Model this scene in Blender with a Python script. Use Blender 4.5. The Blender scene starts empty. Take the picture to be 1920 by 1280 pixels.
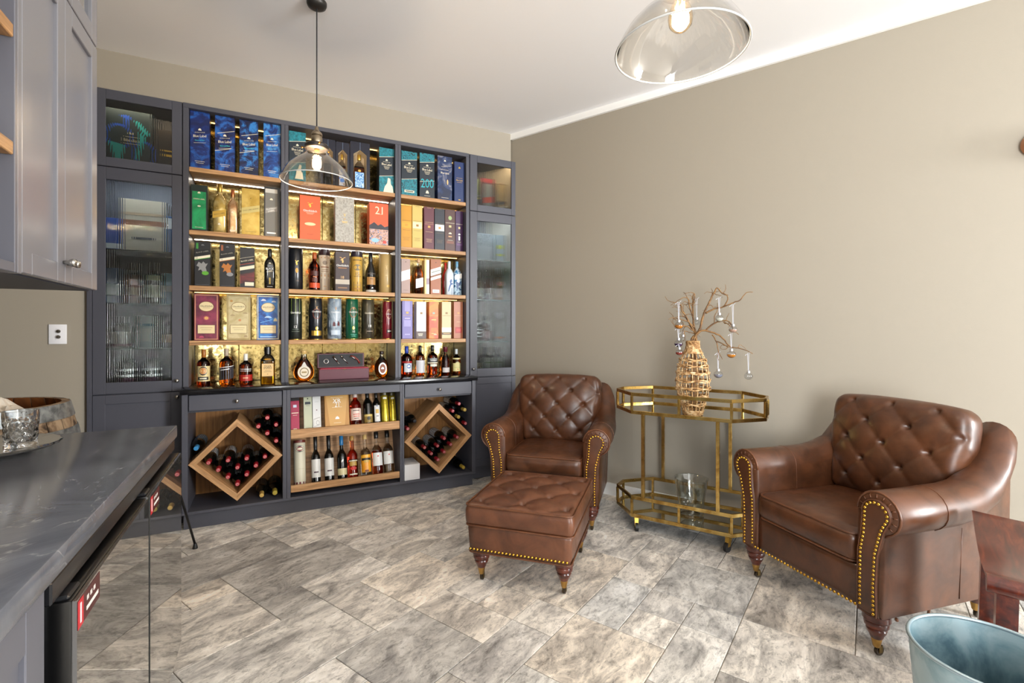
import bpy, bmesh, math, random
from mathutils import Vector, Matrix
random.seed(7)
PI = math.pi
C = bpy.context.scene.collection
sc = bpy.context.scene

# ------------------------------------------------------------------ camera, world, lights, exposure
F, CX, CY, YAW, EYE = 900.0, 960.0, 620.0, math.radians(27.0), 1.25
cam = bpy.data.cameras.new('camera'); co = bpy.data.objects.new('camera', cam); C.objects.link(co)
cam.sensor_width = 36.0; cam.lens = F/1920*36.0; cam.shift_y = -(640-CY)/1920
cam.clip_start = 0.02
co.location = (0, 0, EYE); co.rotation_euler = (PI/2, 0, -YAW)
sc.camera = co
w = bpy.data.worlds.new('world'); sc.world = w; w.use_nodes = True
w.node_tree.nodes['Background'].inputs[0].default_value = (0.92, 0.96, 1.0, 1)
w.node_tree.nodes['Background'].inputs[1].default_value = 1.4
def area(name, loc, rot, sx, sy, power, col):
    l = bpy.data.lights.new(name, 'AREA'); l.shape = 'RECTANGLE'; l.size = sx; l.size_y = sy
    l.energy = power; l.color = col
    o = bpy.data.objects.new(name, l); C.objects.link(o); o.location = loc; o.rotation_euler = rot
    return o
# daylight from area lamps in unseen openings, placed to light the walls evenly
area('added_daylight', (-.93, -3.3, 1.30), (0, -PI/2, 0), 2.1, 2.9, 300, (0.95, 0.98, 1.0))
area('added_daylight_rear', (5.3, -4.94, 1.30), (PI/2, 0, 0), 1.5, 2.3, 480, (0.95, 0.98, 1.0))
vs = sc.view_settings
vs.view_transform = 'Standard'; vs.look = 'None'; vs.gamma = 1.0; vs.use_curve_mapping = False
vs.exposure = 0.68
sc.cycles.transparent_max_bounces = 24
sc.cycles.max_bounces = 14
sc.cycles.caustics_refractive = False
sc.cycles.caustics_reflective = False
sc.cycles.sample_clamp_indirect = 6.0

# ------------------------------------------------------------------ pixel rays
_s, _c = math.sin(YAW), math.cos(YAW)
def ray(px, py):
    u = (px-CX)/F; v = (CY-py)/F
    return (u*_c+_s, -u*_s+_c, v)
def floor_pt(px, py, z=0.0):
    r = ray(px, py); t = (z-EYE)/r[2]; return (r[0]*t, r[1]*t)
def on_y(px, py, Y):
    r = ray(px, py); t = Y/r[1]; return (r[0]*t, EYE+r[2]*t)
def on_x(px, py, X):
    r = ray(px, py); t = X/r[0]; return (r[1]*t, EYE+r[2]*t)
def at_depth(px, py, Z):
    r = ray(px, py); return Vector((r[0]*Z, r[1]*Z, EYE+r[2]*Z))
RA = math.radians(-26.5); RD = Vector((math.sin(RA), math.cos(RA), 0)); RN = Vector((RD.y, -RD.x, 0)); RWALL = 3.40

# ------------------------------------------------------------------ mesh builder
class MB:
    def __init__(s): s.v = []; s.f = []; s.m = []; s.cur = 0
    def add(s, vs, fs):
        b = len(s.v); s.v += [tuple(v) for v in vs]
        for f in fs: s.f.append([i+b for i in f]); s.m.append(s.cur)
        return s
    def box(s, x0, x1, y0, y1, z0, z1):
        return s.add([(x0,y0,z0),(x1,y0,z0),(x1,y1,z0),(x0,y1,z0),(x0,y0,z1),(x1,y0,z1),(x1,y1,z1),(x0,y1,z1)],
            [(0,3,2,1),(4,5,6,7),(0,1,5,4),(1,2,6,5),(2,3,7,6),(3,0,4,7)])
    def cbox(s, x0, x1, y0, y1, z0, z1, c=0.003, seg=1):
        bm = bmesh.new(); bmesh.ops.create_cube(bm, size=1)
        for v in bm.verts: v.co = ((x0+x1)/2+v.co.x*(x1-x0), (y0+y1)/2+v.co.y*(y1-y0), (z0+z1)/2+v.co.z*(z1-z0))
        bmesh.ops.bevel(bm, geom=bm.edges[:], offset=c, segments=seg, profile=0.5, affect='EDGES')
        bm.verts.index_update()
        s.add([v.co[:] for v in bm.verts], [[v.index for v in f.verts] for f in bm.faces]); bm.free()
        return s
    def prism(s, poly, z0, z1):      # poly in xy, counter-clockwise
        n = len(poly)
        return s.add([(p[0],p[1],z0) for p in poly]+[(p[0],p[1],z1) for p in poly],
            [list(range(n))[::-1], list(range(n,2*n))]+[(i,(i+1)%n,n+(i+1)%n,n+i) for i in range(n)])
    def prism_y(s, poly, y0, y1):    # poly in xz
        n = len(poly)
        return s.add([(p[0],y0,p[1]) for p in poly]+[(p[0],y1,p[1]) for p in poly],
            [list(range(n)), list(range(n,2*n))[::-1]]+[((i+1)%n,i,n+i,n+(i+1)%n) for i in range(n)])
    def rings(s, rings, cap0=True, cap1=True, closed=True):
        n = len(rings[0]); b = len(s.v)
        for r in rings: s.v += [tuple(p) for p in r]
        m = n if closed else n-1
        for k in range(len(rings)-1):
            for i in range(m):
                j = (i+1) % n
                s.f.append([b+k*n+i, b+k*n+j, b+(k+1)*n+j, b+(k+1)*n+i]); s.m.append(s.cur)
        if cap0: s.f.append([b+i for i in range(n)][::-1]); s.m.append(s.cur)
        if cap1: s.f.append([b+(len(rings)-1)*n+i for i in range(n)]); s.m.append(s.cur)
        return s
    def lathe(s, prof, n=24, o=(0,0,0), sx=1, sy=1, p=1.0):   # prof [(r,z)], p: superellipse exponent 2/p
        rs = []
        for r, z in prof:
            ring = []
            for i in range(n):
                a = 2*PI*(i+0.5)/n; ca, sa = math.cos(a), math.sin(a)
                pp = p(z) if callable(p) else p
                if pp != 1.0:
                    ca = math.copysign(abs(ca)**pp, ca); sa = math.copysign(abs(sa)**pp, sa)
                ring.append((o[0]+r*sx*ca, o[1]+r*sy*sa, o[2]+z))
            rs.append(ring)
        return s.rings(rs, prof[0][0] > 1e-6 or True, True)
    def tube(s, pts, r, n=8, closed=False, rend=None):
        pts = [Vector(p) for p in pts]; N = len(pts); rs = []
        up = None
        for i, p in enumerate(pts):
            if closed: t = pts[(i+1)%N]-pts[i-1]
            else: t = pts[min(i+1,N-1)]-pts[max(i-1,0)]
            if t.length < 1e-9: t = Vector((0,0,1))
            t.normalize()
            if up is None:
                up = Vector((0,0,1)) if abs(t.z) < .9 else Vector((1,0,0))
            up = (up-t*up.dot(t))
            if up.length < 1e-6: up = t.orthogonal()
            up.normalize(); q = t.cross(up)
            rr = r if not callable(r) else r(i/(N-1) if N > 1 else 0)
            rs.append([p+up*math.cos(2*PI*k/n)*rr+q*math.sin(2*PI*k/n)*rr for k in range(n)])
        if closed: rs.append(rs[0]); return s.rings(rs, False, False)
        return s.rings(rs)
    def sphere(s, o, r, n=12, m=8, sz=1.0):
        prof = [(max(1e-4, r*math.sin(PI*k/m)), -r*sz*math.cos(PI*k/m)) for k in range(m+1)]
        return s.lathe(prof, n, o)
    def dome(s, o, r, nrm, n=7):
        nrm = Vector(nrm).normalized(); a = nrm.orthogonal().normalized(); b = nrm.cross(a); o = Vector(o)
        rs = []
        for rr, h in ((1,0),(.75,.5),(.02,.75)):
            rs.append([o+(a*math.cos(2*PI*k/n)+b*math.sin(2*PI*k/n))*r*rr+nrm*h*r for k in range(n)])
        return s.rings(rs, False, True)
    def xform(s, M, start=0):
        for i in range(start, len(s.v)): s.v[i] = tuple(M @ Vector(s.v[i]))
        return s
    def mesh(s, smooth=False, name='m', merge=False):
        me = bpy.data.meshes.new(name); me.from_pydata(s.v, [], s.f); 
        if any(s.m): me.polygons.foreach_set('material_index', s.m)
        bm = bmesh.new(); bm.from_mesh(me)
        if merge: bmesh.ops.remove_doubles(bm, verts=bm.verts, dist=1e-6)
        bmesh.ops.recalc_face_normals(bm, faces=bm.faces); bm.to_mesh(me); bm.free()
        if smooth is not False:
            me.polygons.foreach_set('use_smooth', [True]*len(me.polygons))
            if smooth is not True: me.set_sharp_from_angle(angle=math.radians(smooth))
        me.update(); return me

def thing(name, label, cat, loc=(0,0,0), rz=0.0, group=None):
    o = bpy.data.objects.new(name, None); o.empty_display_size = .05; C.objects.link(o)
    o.location = loc; o.rotation_euler = (0,0,rz); o['label'] = label; o['category'] = cat
    if group: o['group'] = group
    return o
def setmat(me, mat):
    for m in (mat if isinstance(mat, (list, tuple)) else [mat]): me.materials.append(m)
def part(name, me, mat, parent, loc=(0,0,0), rot=(0,0,0), scale=None, label=None, world=False, kind=None):
    if isinstance(me, MB): me = me.mesh(30)
    if mat is not None and len(me.materials) == 0: setmat(me, mat)
    o = bpy.data.objects.new(name, me); C.objects.link(o); o.location = loc; o.rotation_euler = rot
    if scale is not None: o.scale = scale
    if parent is not None:
        o.parent = parent
        if world: o.matrix_parent_inverse = world_of(parent).inverted()
    if label: o['label'] = label
    if kind: o['kind'] = kind
    return o
def world_of(o):
    M = Matrix.LocRotScale(o.location, o.rotation_euler, o.scale)
    if o.parent: M = world_of(o.parent) @ o.matrix_parent_inverse @ M
    return M
def single(name, label, cat, me, mat, loc=(0,0,0), rot=(0,0,0), group=None):
    o = part(name, me, mat, None, loc, rot); o['label'] = label; o['category'] = cat
    if group: o['group'] = group
    return o
def struct(name, me, mat, parent=None, label=None):
    o = part(name, me, mat, parent)
    if parent is None: o['kind'] = 'structure'
    if label: o['label'] = label
    return o
def copy_tree(o, parent=None):
    c = o.copy(); C.objects.link(c); c.parent = parent
    for ch in list(o.children): copy_tree(ch, c)
    return c

# ------------------------------------------------------------------ materials
def lin(h):
    h = h.lstrip('#'); r = []
    for i in (0,2,4):
        v = int(h[i:i+2],16)/255; r.append(v/12.92 if v <= .04045 else ((v+.055)/1.055)**2.4)
    return (*r, 1)
_M = {}
def newmat(key):
    m = bpy.data.materials.new(key); m.use_nodes = True; nt = m.node_tree
    return m, nt, nt.nodes['Principled BSDF']
def N(nt, t, **kw):
    n = nt.nodes.new(t)
    for k, v in kw.items(): setattr(n, k, v)
    return n
def coords(nt, scale=(1,1,1), rand=False, kind='Object', rot=(0,0,0)):
    tc = N(nt,'ShaderNodeTexCoord'); mp = N(nt,'ShaderNodeMapping'); mp.inputs['Scale'].default_value = scale; mp.inputs['Rotation'].default_value = rot
    src = tc.outputs[kind]
    if rand:
        oi = N(nt,'ShaderNodeObjectInfo'); ml = N(nt,'ShaderNodeMath', operation='MULTIPLY'); ml.inputs[1].default_value = 57.0
        nt.links.new(oi.outputs['Random'], ml.inputs[0])
        ad = N(nt,'ShaderNodeVectorMath', operation='ADD'); nt.links.new(src, ad.inputs[0]); nt.links.new(ml.outputs[0], ad.inputs[1]); src = ad.outputs[0]
    nt.links.new(src, mp.inputs['Vector']); return mp.outputs[0]
def noise(nt, vec, scale, detail=4, rough=.55, dist=0.0):
    n = N(nt,'ShaderNodeTexNoise'); n.inputs['Scale'].default_value = scale; n.inputs['Detail'].default_value = detail
    n.inputs['Roughness'].default_value = rough; n.inputs['Distortion'].default_value = dist
    nt.links.new(vec, n.inputs['Vector']); return n.outputs['Fac']
def ramp(nt, fac, stops):
    r = N(nt,'ShaderNodeValToRGB'); e = r.color_ramp.elements
    while len(e) < len(stops): e.new(.5)
    for el, (p, c) in zip(e, stops):
        el.position = p; el.color = lin(c) if isinstance(c, str) else (c,c,c,1)
    nt.links.new(fac, r.inputs[0]); return r.outputs[0]
def bump(nt, b, h, strength=.2, dist=.002):
    n = N(nt,'ShaderNodeBump'); n.inputs['Strength'].default_value = strength; n.inputs['Distance'].default_value = dist
    nt.links.new(h, n.inputs['Height']); nt.links.new(n.outputs[0], b.inputs['Normal'])
def mix(nt, a, b, fac, mode='MIX'):
    n = N(nt,'ShaderNodeMix', data_type='RGBA', blend_type=mode)
    for s_, v in ((6,a),(7,b),(0,fac)):
        if isinstance(v, (int,float)): n.inputs[s_].default_value = v
        elif isinstance(v, str): n.inputs[s_].default_value = lin(v)
        else: nt.links.new(v, n.inputs[s_])
    return n.outputs[2]

def flat(hexc, rough=.45, metal=0.0, coat=0.0, spec=.5):
    k = ('flat',hexc,rough,metal,coat,spec)
    if k not in _M:
        m, nt, b = newmat('paint '+hexc); b.inputs['Base Color'].default_value = lin(hexc)
        b.inputs['Roughness'].default_value = rough; b.inputs['Metallic'].default_value = metal
        b.inputs['Coat Weight'].default_value = coat; b.inputs['Specular IOR Level'].default_value = spec
        _M[k] = m
    return _M[k]
def emit(hexc, s):
    k = ('emit',hexc,s)
    if k not in _M:
        m, nt, b = newmat('glow '+hexc); b.inputs['Base Color'].default_value = lin(hexc)
        b.inputs['Emission Color'].default_value = lin(hexc); b.inputs['Emission Strength'].default_value = s; _M[k] = m
    return _M[k]
def glass(hexc='#FFFFFF', rough=0.0, ior=1.45):
    k = ('glass',hexc,rough,ior)
    if k not in _M:
        m, nt, b = newmat('glass '+hexc); b.inputs['Base Color'].default_value = lin(hexc); b.inputs['Roughness'].default_value = rough
        b.inputs['Transmission Weight'].default_value = 1.0; b.inputs['IOR'].default_value = ior; _M[k] = m
    return _M[k]
def thin_glass(hexc='#FFFFFF', refl=1.0, ior=1.5):
    k = ('thin',hexc,refl,ior)
    if k not in _M:
        m = bpy.data.materials.new('clear glass'); m.use_nodes = True; nt = m.node_tree; nt.nodes.clear()
        o = N(nt,'ShaderNodeOutputMaterial'); mx = N(nt,'ShaderNodeMixShader'); t = N(nt,'ShaderNodeBsdfTransparent'); g = N(nt,'ShaderNodeBsdfGlossy')
        t.inputs[0].default_value = lin(hexc); g.inputs['Roughness'].default_value = .0
        fr = N(nt,'ShaderNodeLayerWeight'); pw = N(nt,'ShaderNodeMath', operation='POWER'); pw.inputs[1].default_value = 4.0
        md = N(nt,'ShaderNodeMath', operation='MULTIPLY_ADD'); md.inputs[1].default_value = .9; md.inputs[2].default_value = .045
        ml = N(nt,'ShaderNodeMath', operation='MULTIPLY'); ml.inputs[1].default_value = refl; ml.use_clamp = True
        nt.links.new(fr.outputs['Facing'], pw.inputs[0]); nt.links.new(pw.outputs[0], md.inputs[0]); nt.links.new(md.outputs[0], ml.inputs[0]); nt.links.new(ml.outputs[0], mx.inputs[0])
        nt.links.new(t.outputs[0], mx.inputs[1]); nt.links.new(g.outputs[0], mx.inputs[2]); nt.links.new(mx.outputs[0], o.inputs[0]); _M[k] = m
    return _M[k]
def cloudy(c1, c2, scale=14, c3=None, rough=.4, dist=1.5, metal=0.0, lo=.38, hi=.62):
    k = ('cloud',c1,c2,scale,c3,rough,dist,metal,lo,hi)
    if k not in _M:
        m, nt, b = newmat('print '+c1); f = noise(nt, coords(nt, rand=True), scale, 5, .6, dist)
        st = [(lo,c1),(hi,c2)] if c3 is None else [(lo,c1),((lo+hi)/2,c2),(hi,c3)]
        nt.links.new(ramp(nt,f,st), b.inputs['Base Color']); b.inputs['Roughness'].default_value = rough; b.inputs['Metallic'].default_value = metal; _M[k] = m
    return _M[k]
def oak(axis='x', dark=False):
    k = ('oak',axis,dark)
    if k not in _M:
        m, nt, b = newmat('oak '+axis)
        sc_ = {'x':(.9,16,16),'y':(16,.9,16),'z':(16,16,.9)}[axis]
        v = coords(nt, sc_, rand=True)
        f = noise(nt, v, 2.6, 6, .62, .7); g = noise(nt, v, 9, 3, .6)
        c = ramp(nt, f, [(.28,'#8A6440'),(.5,'#B98B5C'),(.72,'#D0A678')] if not dark else [(.28,'#805529'),(.5,'#AB763F'),(.72,'#C39056')])
        c = mix(nt, c, ramp(nt, g, [(.35,.72),(.6,1.0)]), 1.0, 'MULTIPLY')
        nt.links.new(c, b.inputs['Base Color']); b.inputs['Roughness'].default_value = .5; bump(nt,b,g,.15,.001); _M[k] = m
    return _M[k]
def wall_paint(hexc):
    k = ('wall',hexc)
    if k not in _M:
        m, nt, b = newmat('wall '+hexc); f = noise(nt, coords(nt), 160, 3, .6)
        b.inputs['Base Color'].default_value = lin(hexc); b.inputs['Roughness'].default_value = .62; b.inputs['Specular IOR Level'].default_value = .35
        bump(nt,b,f,.12,.0015); _M[k] = m
    return _M[k]
def leather(c1='#5E3320', c2='#7E4A2E'):
    k = ('leather',c1)
    if k not in _M:
        m, nt, b = newmat('leather'); v = coords(nt)
        f = noise(nt, v, 9, 5, .6, .6); g = noise(nt, v, 420, 2, .5)
        nt.links.new(ramp(nt,f,[(.3,c1),(.7,c2)]), b.inputs['Base Color'])
        nt.links.new(ramp(nt, noise(nt,v,22,3), [(.3,.30),(.7,.45)]), b.inputs['Roughness'])
        b.inputs['Coat Weight'].default_value = .12; b.inputs['Coat Roughness'].default_value = .25
        bump(nt,b,g,.10,.0008); _M[k] = m
    return _M[k]
def mahogany():
    if 'mah' not in _M:
        m, nt, b = newmat('mahogany'); f = noise(nt, coords(nt,(2,14,14),rand=True), 3, 5, .6, .5)
        nt.links.new(ramp(nt,f,[(.3,'#2C0D07'),(.55,'#531F10'),(.75,'#74371E')]), b.inputs['Base Color'])
        b.inputs['Roughness'].default_value = .28; b.inputs['Coat Weight'].default_value = .4; b.inputs['Coat Roughness'].default_value = .12; _M['mah'] = m
    return _M['mah']
def stone():
    if 'stone' not in _M:
        m, nt, b = newmat('travertine tile'); oi = N(nt,'ShaderNodeObjectInfo')
        v = coords(nt,(1.1,2.3,1),rand=True); v2 = coords(nt,(1,1.9,1),rand=True)
        f = noise(nt, v, 3.4, 9, .70, .9); g = noise(nt, v2, 30, 7, .76, .5); h = noise(nt, v, 11, 9, .78, .5)
        base = ramp(nt, f, [(.29,'#6A6763'),(.43,'#9B9792'),(.54,'#BCB7AE'),(.70,'#D8D4CE')])
        warm = ramp(nt, oi.outputs['Random'], [(0.0,'#D3D2D2'),(.3,'#E6E1DA'),(.5,'#E9DAC4'),(.75,'#D2D6DA'),(1.0,'#A09C98')])
        c = mix(nt, base, warm, .85, 'MULTIPLY')
        pits = ramp(nt, g, [(.35,.25),(.47,1.0)])
        veins = ramp(nt, h, [(.36,.40),(.50,1.0)])
        c = mix(nt, c, veins, .75, 'MULTIPLY'); c = mix(nt, c, pits, .62, 'MULTIPLY')
        bc = N(nt,'ShaderNodeHueSaturation'); bc.inputs['Value'].default_value = 2.2; bc.inputs['Saturation'].default_value = .62; nt.links.new(c, bc.inputs['Color'])
        nt.links.new(bc.outputs[0], b.inputs['Base Color'])
        nt.links.new(ramp(nt,h,[(.3,.36),(.7,.52)]), b.inputs['Roughness']); bump(nt,b,g,.35,.002); _M['stone'] = m
    return _M['stone']
def marble():
    if 'marble' not in _M:
        m, nt, b = newmat('grey stone counter'); v = coords(nt,(1,1,1))
        f = noise(nt, v, 5, 7, .65, 1.2)
        c = ramp(nt,f,[(.3,'#5A5D66'),(.6,'#71757E'),(.8,'#868A92')])
        vo = N(nt,'ShaderNodeTexNoise'); vo.inputs['Scale'].default_value = 1.7; vo.inputs['Detail'].default_value = 5; vo.inputs['Distortion'].default_value = 1.5
        nt.links.new(coords(nt,(2.6,.9,1),rot=(0,0,.5)), vo.inputs['Vector'])
        ab = N(nt,'ShaderNodeMath', operation='SUBTRACT'); ab.inputs[1].default_value = .5; nt.links.new(vo.outputs['Fac'], ab.inputs[0])
        a2 = N(nt,'ShaderNodeMath', operation='ABSOLUTE'); nt.links.new(ab.outputs[0], a2.inputs[0])
        vein = ramp(nt, a2.outputs[0], [(0,.45),(.004,.2),(.009,0.0)])
        br = noise(nt, v, 30, 3, .6); vein = mix(nt, vein, ramp(nt,br,[(.45,0.0),(.6,1.0)]), 1.0, 'MULTIPLY')
        nt.links.new(mix(nt, c, '#C9CACC', vein), b.inputs['Base Color']); b.inputs['Roughness'].default_value = .16; _M['marble'] = m
    return _M['marble']
def antique_mirror():
    if 'amir' not in _M:
        m, nt, b = newmat('antique mirror'); v = coords(nt)
        f = noise(nt, v, 34, 7, .75, .6)
        nt.links.new(ramp(nt,f,[(.34,'#6E5E36'),(.5,'#9E8C5C'),(.68,'#BDAE7E')]), b.inputs['Base Color'])
        b.inputs['Metallic'].default_value = 1.0
        nt.links.new(ramp(nt,f,[(.36,.34),(.6,.07)]), b.inputs['Roughness']); _M['amir'] = m
    return _M['amir']
def aged_brass():
    if 'abr' not in _M:
        m, nt, b = newmat('aged brass'); f = noise(nt, coords(nt), 14, 4, .6, .5)
        nt.links.new(ramp(nt,f,[(.30,'#7E5A28'),(.46,'#B5924E'),(.7,'#DCC07C')]), b.inputs['Base Color'])
        b.inputs['Metallic'].default_value = 1.0; nt.links.new(ramp(nt,f,[(.3,.30),(.7,.16)]), b.inputs['Roughness']); _M['abr'] = m
    return _M['abr']
CHAR = flat('#4B4C55', .42, spec=.4)
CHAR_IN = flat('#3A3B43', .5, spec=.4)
WHITE = flat('#E9E9E7', .55)
TAUPE = wall_paint('#9E9688')
NICKEL = flat('#B9B7B2', .25, 1.0)
BRASSN = flat('#C79A3E', .28, 1.0)
BLACK = flat('#0B0B0C', .3)
BLACKM = flat('#121214', .5)
# ------------------------------------------------------------------ room shell
YB = 3.76; ZC = 2.975; XL = -0.98; YR = -5.0
def rwp(y, d=0.0):                      # point on the angled wall (d metres in front of it) at depth y
    D = RWALL-d; return ((D-y*RN.y)/RN.x, y)
room = [(-2.1,YR),rwp(YR,-.1),rwp(4.12,-.1),(-2.1,4.12)]
fl = MB().prism(room, -.12, -.004); floor = struct('floor', fl.mesh(), flat('#8C857B',.8))
struct('ceiling', MB().prism(room, ZC, ZC+.1), flat('#F2F2F4', .7))
wb = MB().box(-2.1,-.972,YB,4.12,0,ZC).box(-.972,rwp(3.8)[0],YB,4.12,2.735,ZC).box(-.972,rwp(3.8)[0]+.1,4.085,4.12,0,2.735)
struct('wall_back', wb.mesh(), TAUPE)
a, b_ = rwp(YR), rwp(4.12); a2, b2 = rwp(YR,-.1), rwp(4.12,-.1)
struct('wall_right', MB().prism([a,a2,b2,b_], 0, ZC), TAUPE)
struct('wall_left', MB().box(XL-.12,XL,-1.8,2.30,0,ZC).box(XL-.12,XL,YR,-4.8,0,ZC).box(XL-.12,XL,-4.8,-1.8,0,.2).box(XL-.12,XL,-4.8,-1.8,2.4,ZC).box(-2.1,-2.0,2.30,YB,0,ZC).box(-2.1,XL-.12,2.2,2.30,0,ZC), TAUPE)
rx = rwp(YR)[0]
struct('wall_rear', MB().box(XL,4.5,YR-.1,YR,0,ZC).box(6.1,rx,YR-.1,YR,0,ZC).box(4.5,6.1,YR-.1,YR,2.5,ZC).box(4.5,6.1,YR-.1,YR,0,.1), TAUPE)
wd = MB()
for y0 in (-4.8,-3.83,-2.87,-1.85): wd.box(XL-.09,XL-.04,y0,y0+.05,.2,2.4)
wd.box(XL-.09,XL-.04,-4.8,-1.8,2.35,2.4).box(XL-.09,XL-.04,-4.8,-1.8,.2,.26); struct('added_window_1', wd, WHITE)  # unseen side-wall window, added so light reaches the angled wall evenly
wd = MB()
for x0 in (4.5,5.27,6.05): wd.box(x0,x0+.05,YR-.07,YR-.02,.1,2.5)
wd.box(4.5,6.1,YR-.07,YR-.02,2.45,2.5).box(4.5,6.1,YR-.07,YR-.02,.1,.16); struct('added_window_2', wd, WHITE)  # unseen rear window, added off to one side, away from most mirror reflections
c0, c1, c2, c3 = rwp(YR), rwp(YR,.022), rwp(YB-.0,.022), rwp(YB-.0)
struct('trim_1', MB().prism([c0,c3,c2,c1][::-1], ZC-.05, ZC), flat('#F4F4F2',.5))
c0, c1, c2, c3 = rwp(YR), rwp(YR,.016), rwp(3.72,.016), rwp(3.72)
struct('baseboard_right', MB().prism([c0,c1,c2,c3], 0, .09), flat('#ECECEA',.4))

# floor tiles: modular pattern, laid parallel to the angled wall
mod = 0.2; org = Vector((0.053,2.303,0)); e1 = Vector((RD.y,-RD.x,0)); e2 = Vector((RD.x,RD.y,0))
tile_cache = {}
def tile_mesh(nx, ny):
    if (nx,ny) not in tile_cache:
        g = .0016; m = MB(); W, H = nx*mod-2*g, ny*mod-2*g
        bot = [(g,g),(g+W,g),(g+W,g+H),(g,g+H)]; k = .0022
        top = [(g+k,g+k),(g+W-k,g+k),(g+W-k,g+H-k),(g+k,g+H-k)]
        m.rings([[(x,y,-.004) for x,y in bot],[(x,y,-.0012) for x,y in bot],[(x,y,0) for x,y in top]], False, True)
        tile_cache[(nx,ny)] = m.mesh()
    return tile_cache[(nx,ny)]
def inroom(p):
    return p.y > -.15 and p.y < 3.68 and p.x > -.42 and p.x*RN.x+p.y*RN.y < RWALL
occ = set(); rng = random.Random(21); trot = math.atan2(e1.y, e1.x)
order = [(i,j) for j in range(-22,14) for i in range(-10,24)]
sizes = [(3,2),(2,3),(2,2),(2,1),(2,1),(1,2),(1,1),(1,1)]
for i,j in order:
    if (i,j) in occ: continue
    ok = None
    for tr in range(5):
        nx, ny = sizes[rng.randrange(len(sizes))] if tr < 4 else (1,1)
        if all((i+a,j+b) not in occ for a in range(nx) for b in range(ny)): ok = (nx,ny); break
    nx, ny = ok or (1,1)
    for a in range(nx):
        for b in range(ny): occ.add((i+a,j+b))
    cs = [org+e1*(i+a)*mod+e2*(j+b)*mod for a in (0,nx/2,nx) for b in (0,ny/2,ny)]
    if not any(inroom(p) for p in cs): continue
    p = cs[0]
    part('tile', tile_mesh(nx,ny), stone(), floor, (p.x,p.y,0), (0,0,trot))

# light switch on the back wall
x0,z0 = on_y(92,645,YB); x1,z1 = on_y(126,608,YB)
sw = thing('light_switch', 'white wall switch plate with two round nickel buttons', 'switch', ((x0+x1)/2, YB-.001, z0))
part('plate', MB().cbox(x0,x1,YB-.010,YB-.001,z0,z1,.003,2), flat('#EEEEF2',.3), sw, world=True)
for py in (621,631.5):
    x,z = on_y(109.5,py,YB-.01)
    part('button', MB().lathe([(.0001,-.0),(.011,0),(.011,.006),(.008,.010),(.0001,.011)],20).xform(Matrix.Translation((x,YB-.010,z))@Matrix.Rotation(PI/2,4,'X')), NICKEL, sw, world=True)

# ------------------------------------------------------------------ cabinet helpers
def knob(parent, x, y, z, d=(0,-1,0), r=.0125):
    m = MB().lathe([(.005,0),(.005,.010),(r*.75,.014),(r,.020),(r*.85,.027),(.0001,.030)],18)
    q = Vector((0,0,1)).rotation_difference(Vector(d)).to_matrix().to_4x4()
    m.xform(Matrix.Translation((x,y,z))@q)
    return part('knob', m.mesh(True), NICKEL, parent, world=True)
def frame_y(x0,x1,z0,z1,ox0,ox1,oz0,oz1,y0,y1,c=.002):   # rectangular frame facing -y
    return MB().cbox(x0,ox0,y0,y1,z0,z1,c).cbox(ox1,x1,y0,y1,z0,z1,c).cbox(ox0,ox1,y0,y1,z0,oz0,c).cbox(ox0,ox1,y0,y1,oz1,z1,c)
def fluted(x0,x1,z0,z1,yf,t=.004,pitch=.0105):
    n = max(4,int(round((x1-x0)/pitch))); K = 6; front = []; back = []
    for i in range(n*K+1):
        x = x0+(x1-x0)*i/(n*K); a = (i % K)/K
        d = .0020*math.sin(PI*a) if i % K else 0
        front.append((x,yf-d)); back.append((x,yf+t))
    m = MB(); L = len(front)
    vs = [(x,y,z0) for x,y in front]+[(x,y,z1) for x,y in front]+[(x,y,z0) for x,y in back]+[(x,y,z1) for x,y in back]
    fs = []
    for i in range(L-1):
        fs += [(i,i+1,L+i+1,L+i),(2*L+i+1,2*L+i,3*L+i,3*L+i+1),(i+1,i,2*L+i,2*L+i+1),(L+i,L+i+1,3*L+i+1,3*L+i)]
    fs += [(0,L,3*L,2*L),(L-1,3*L-1,4*L-1,2*L-1)]
    m.add(vs,fs); return m.mesh(40)
FLUTE = glass('#F2FAF8', 0.0, 1.32)

YU, YL = 3.735, 3.58            # fronts of the upper joinery and of the base unit
YBK = 4.03                      # face of the mirror backing
S = [2.32, 1.909, 1.546, 1.185] # oak shelf tops
SH = .030
ZT = .885                       # top of the dark bench top
bays = [(-.456,.085),(.133,.885),(.930,1.474)]

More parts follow.
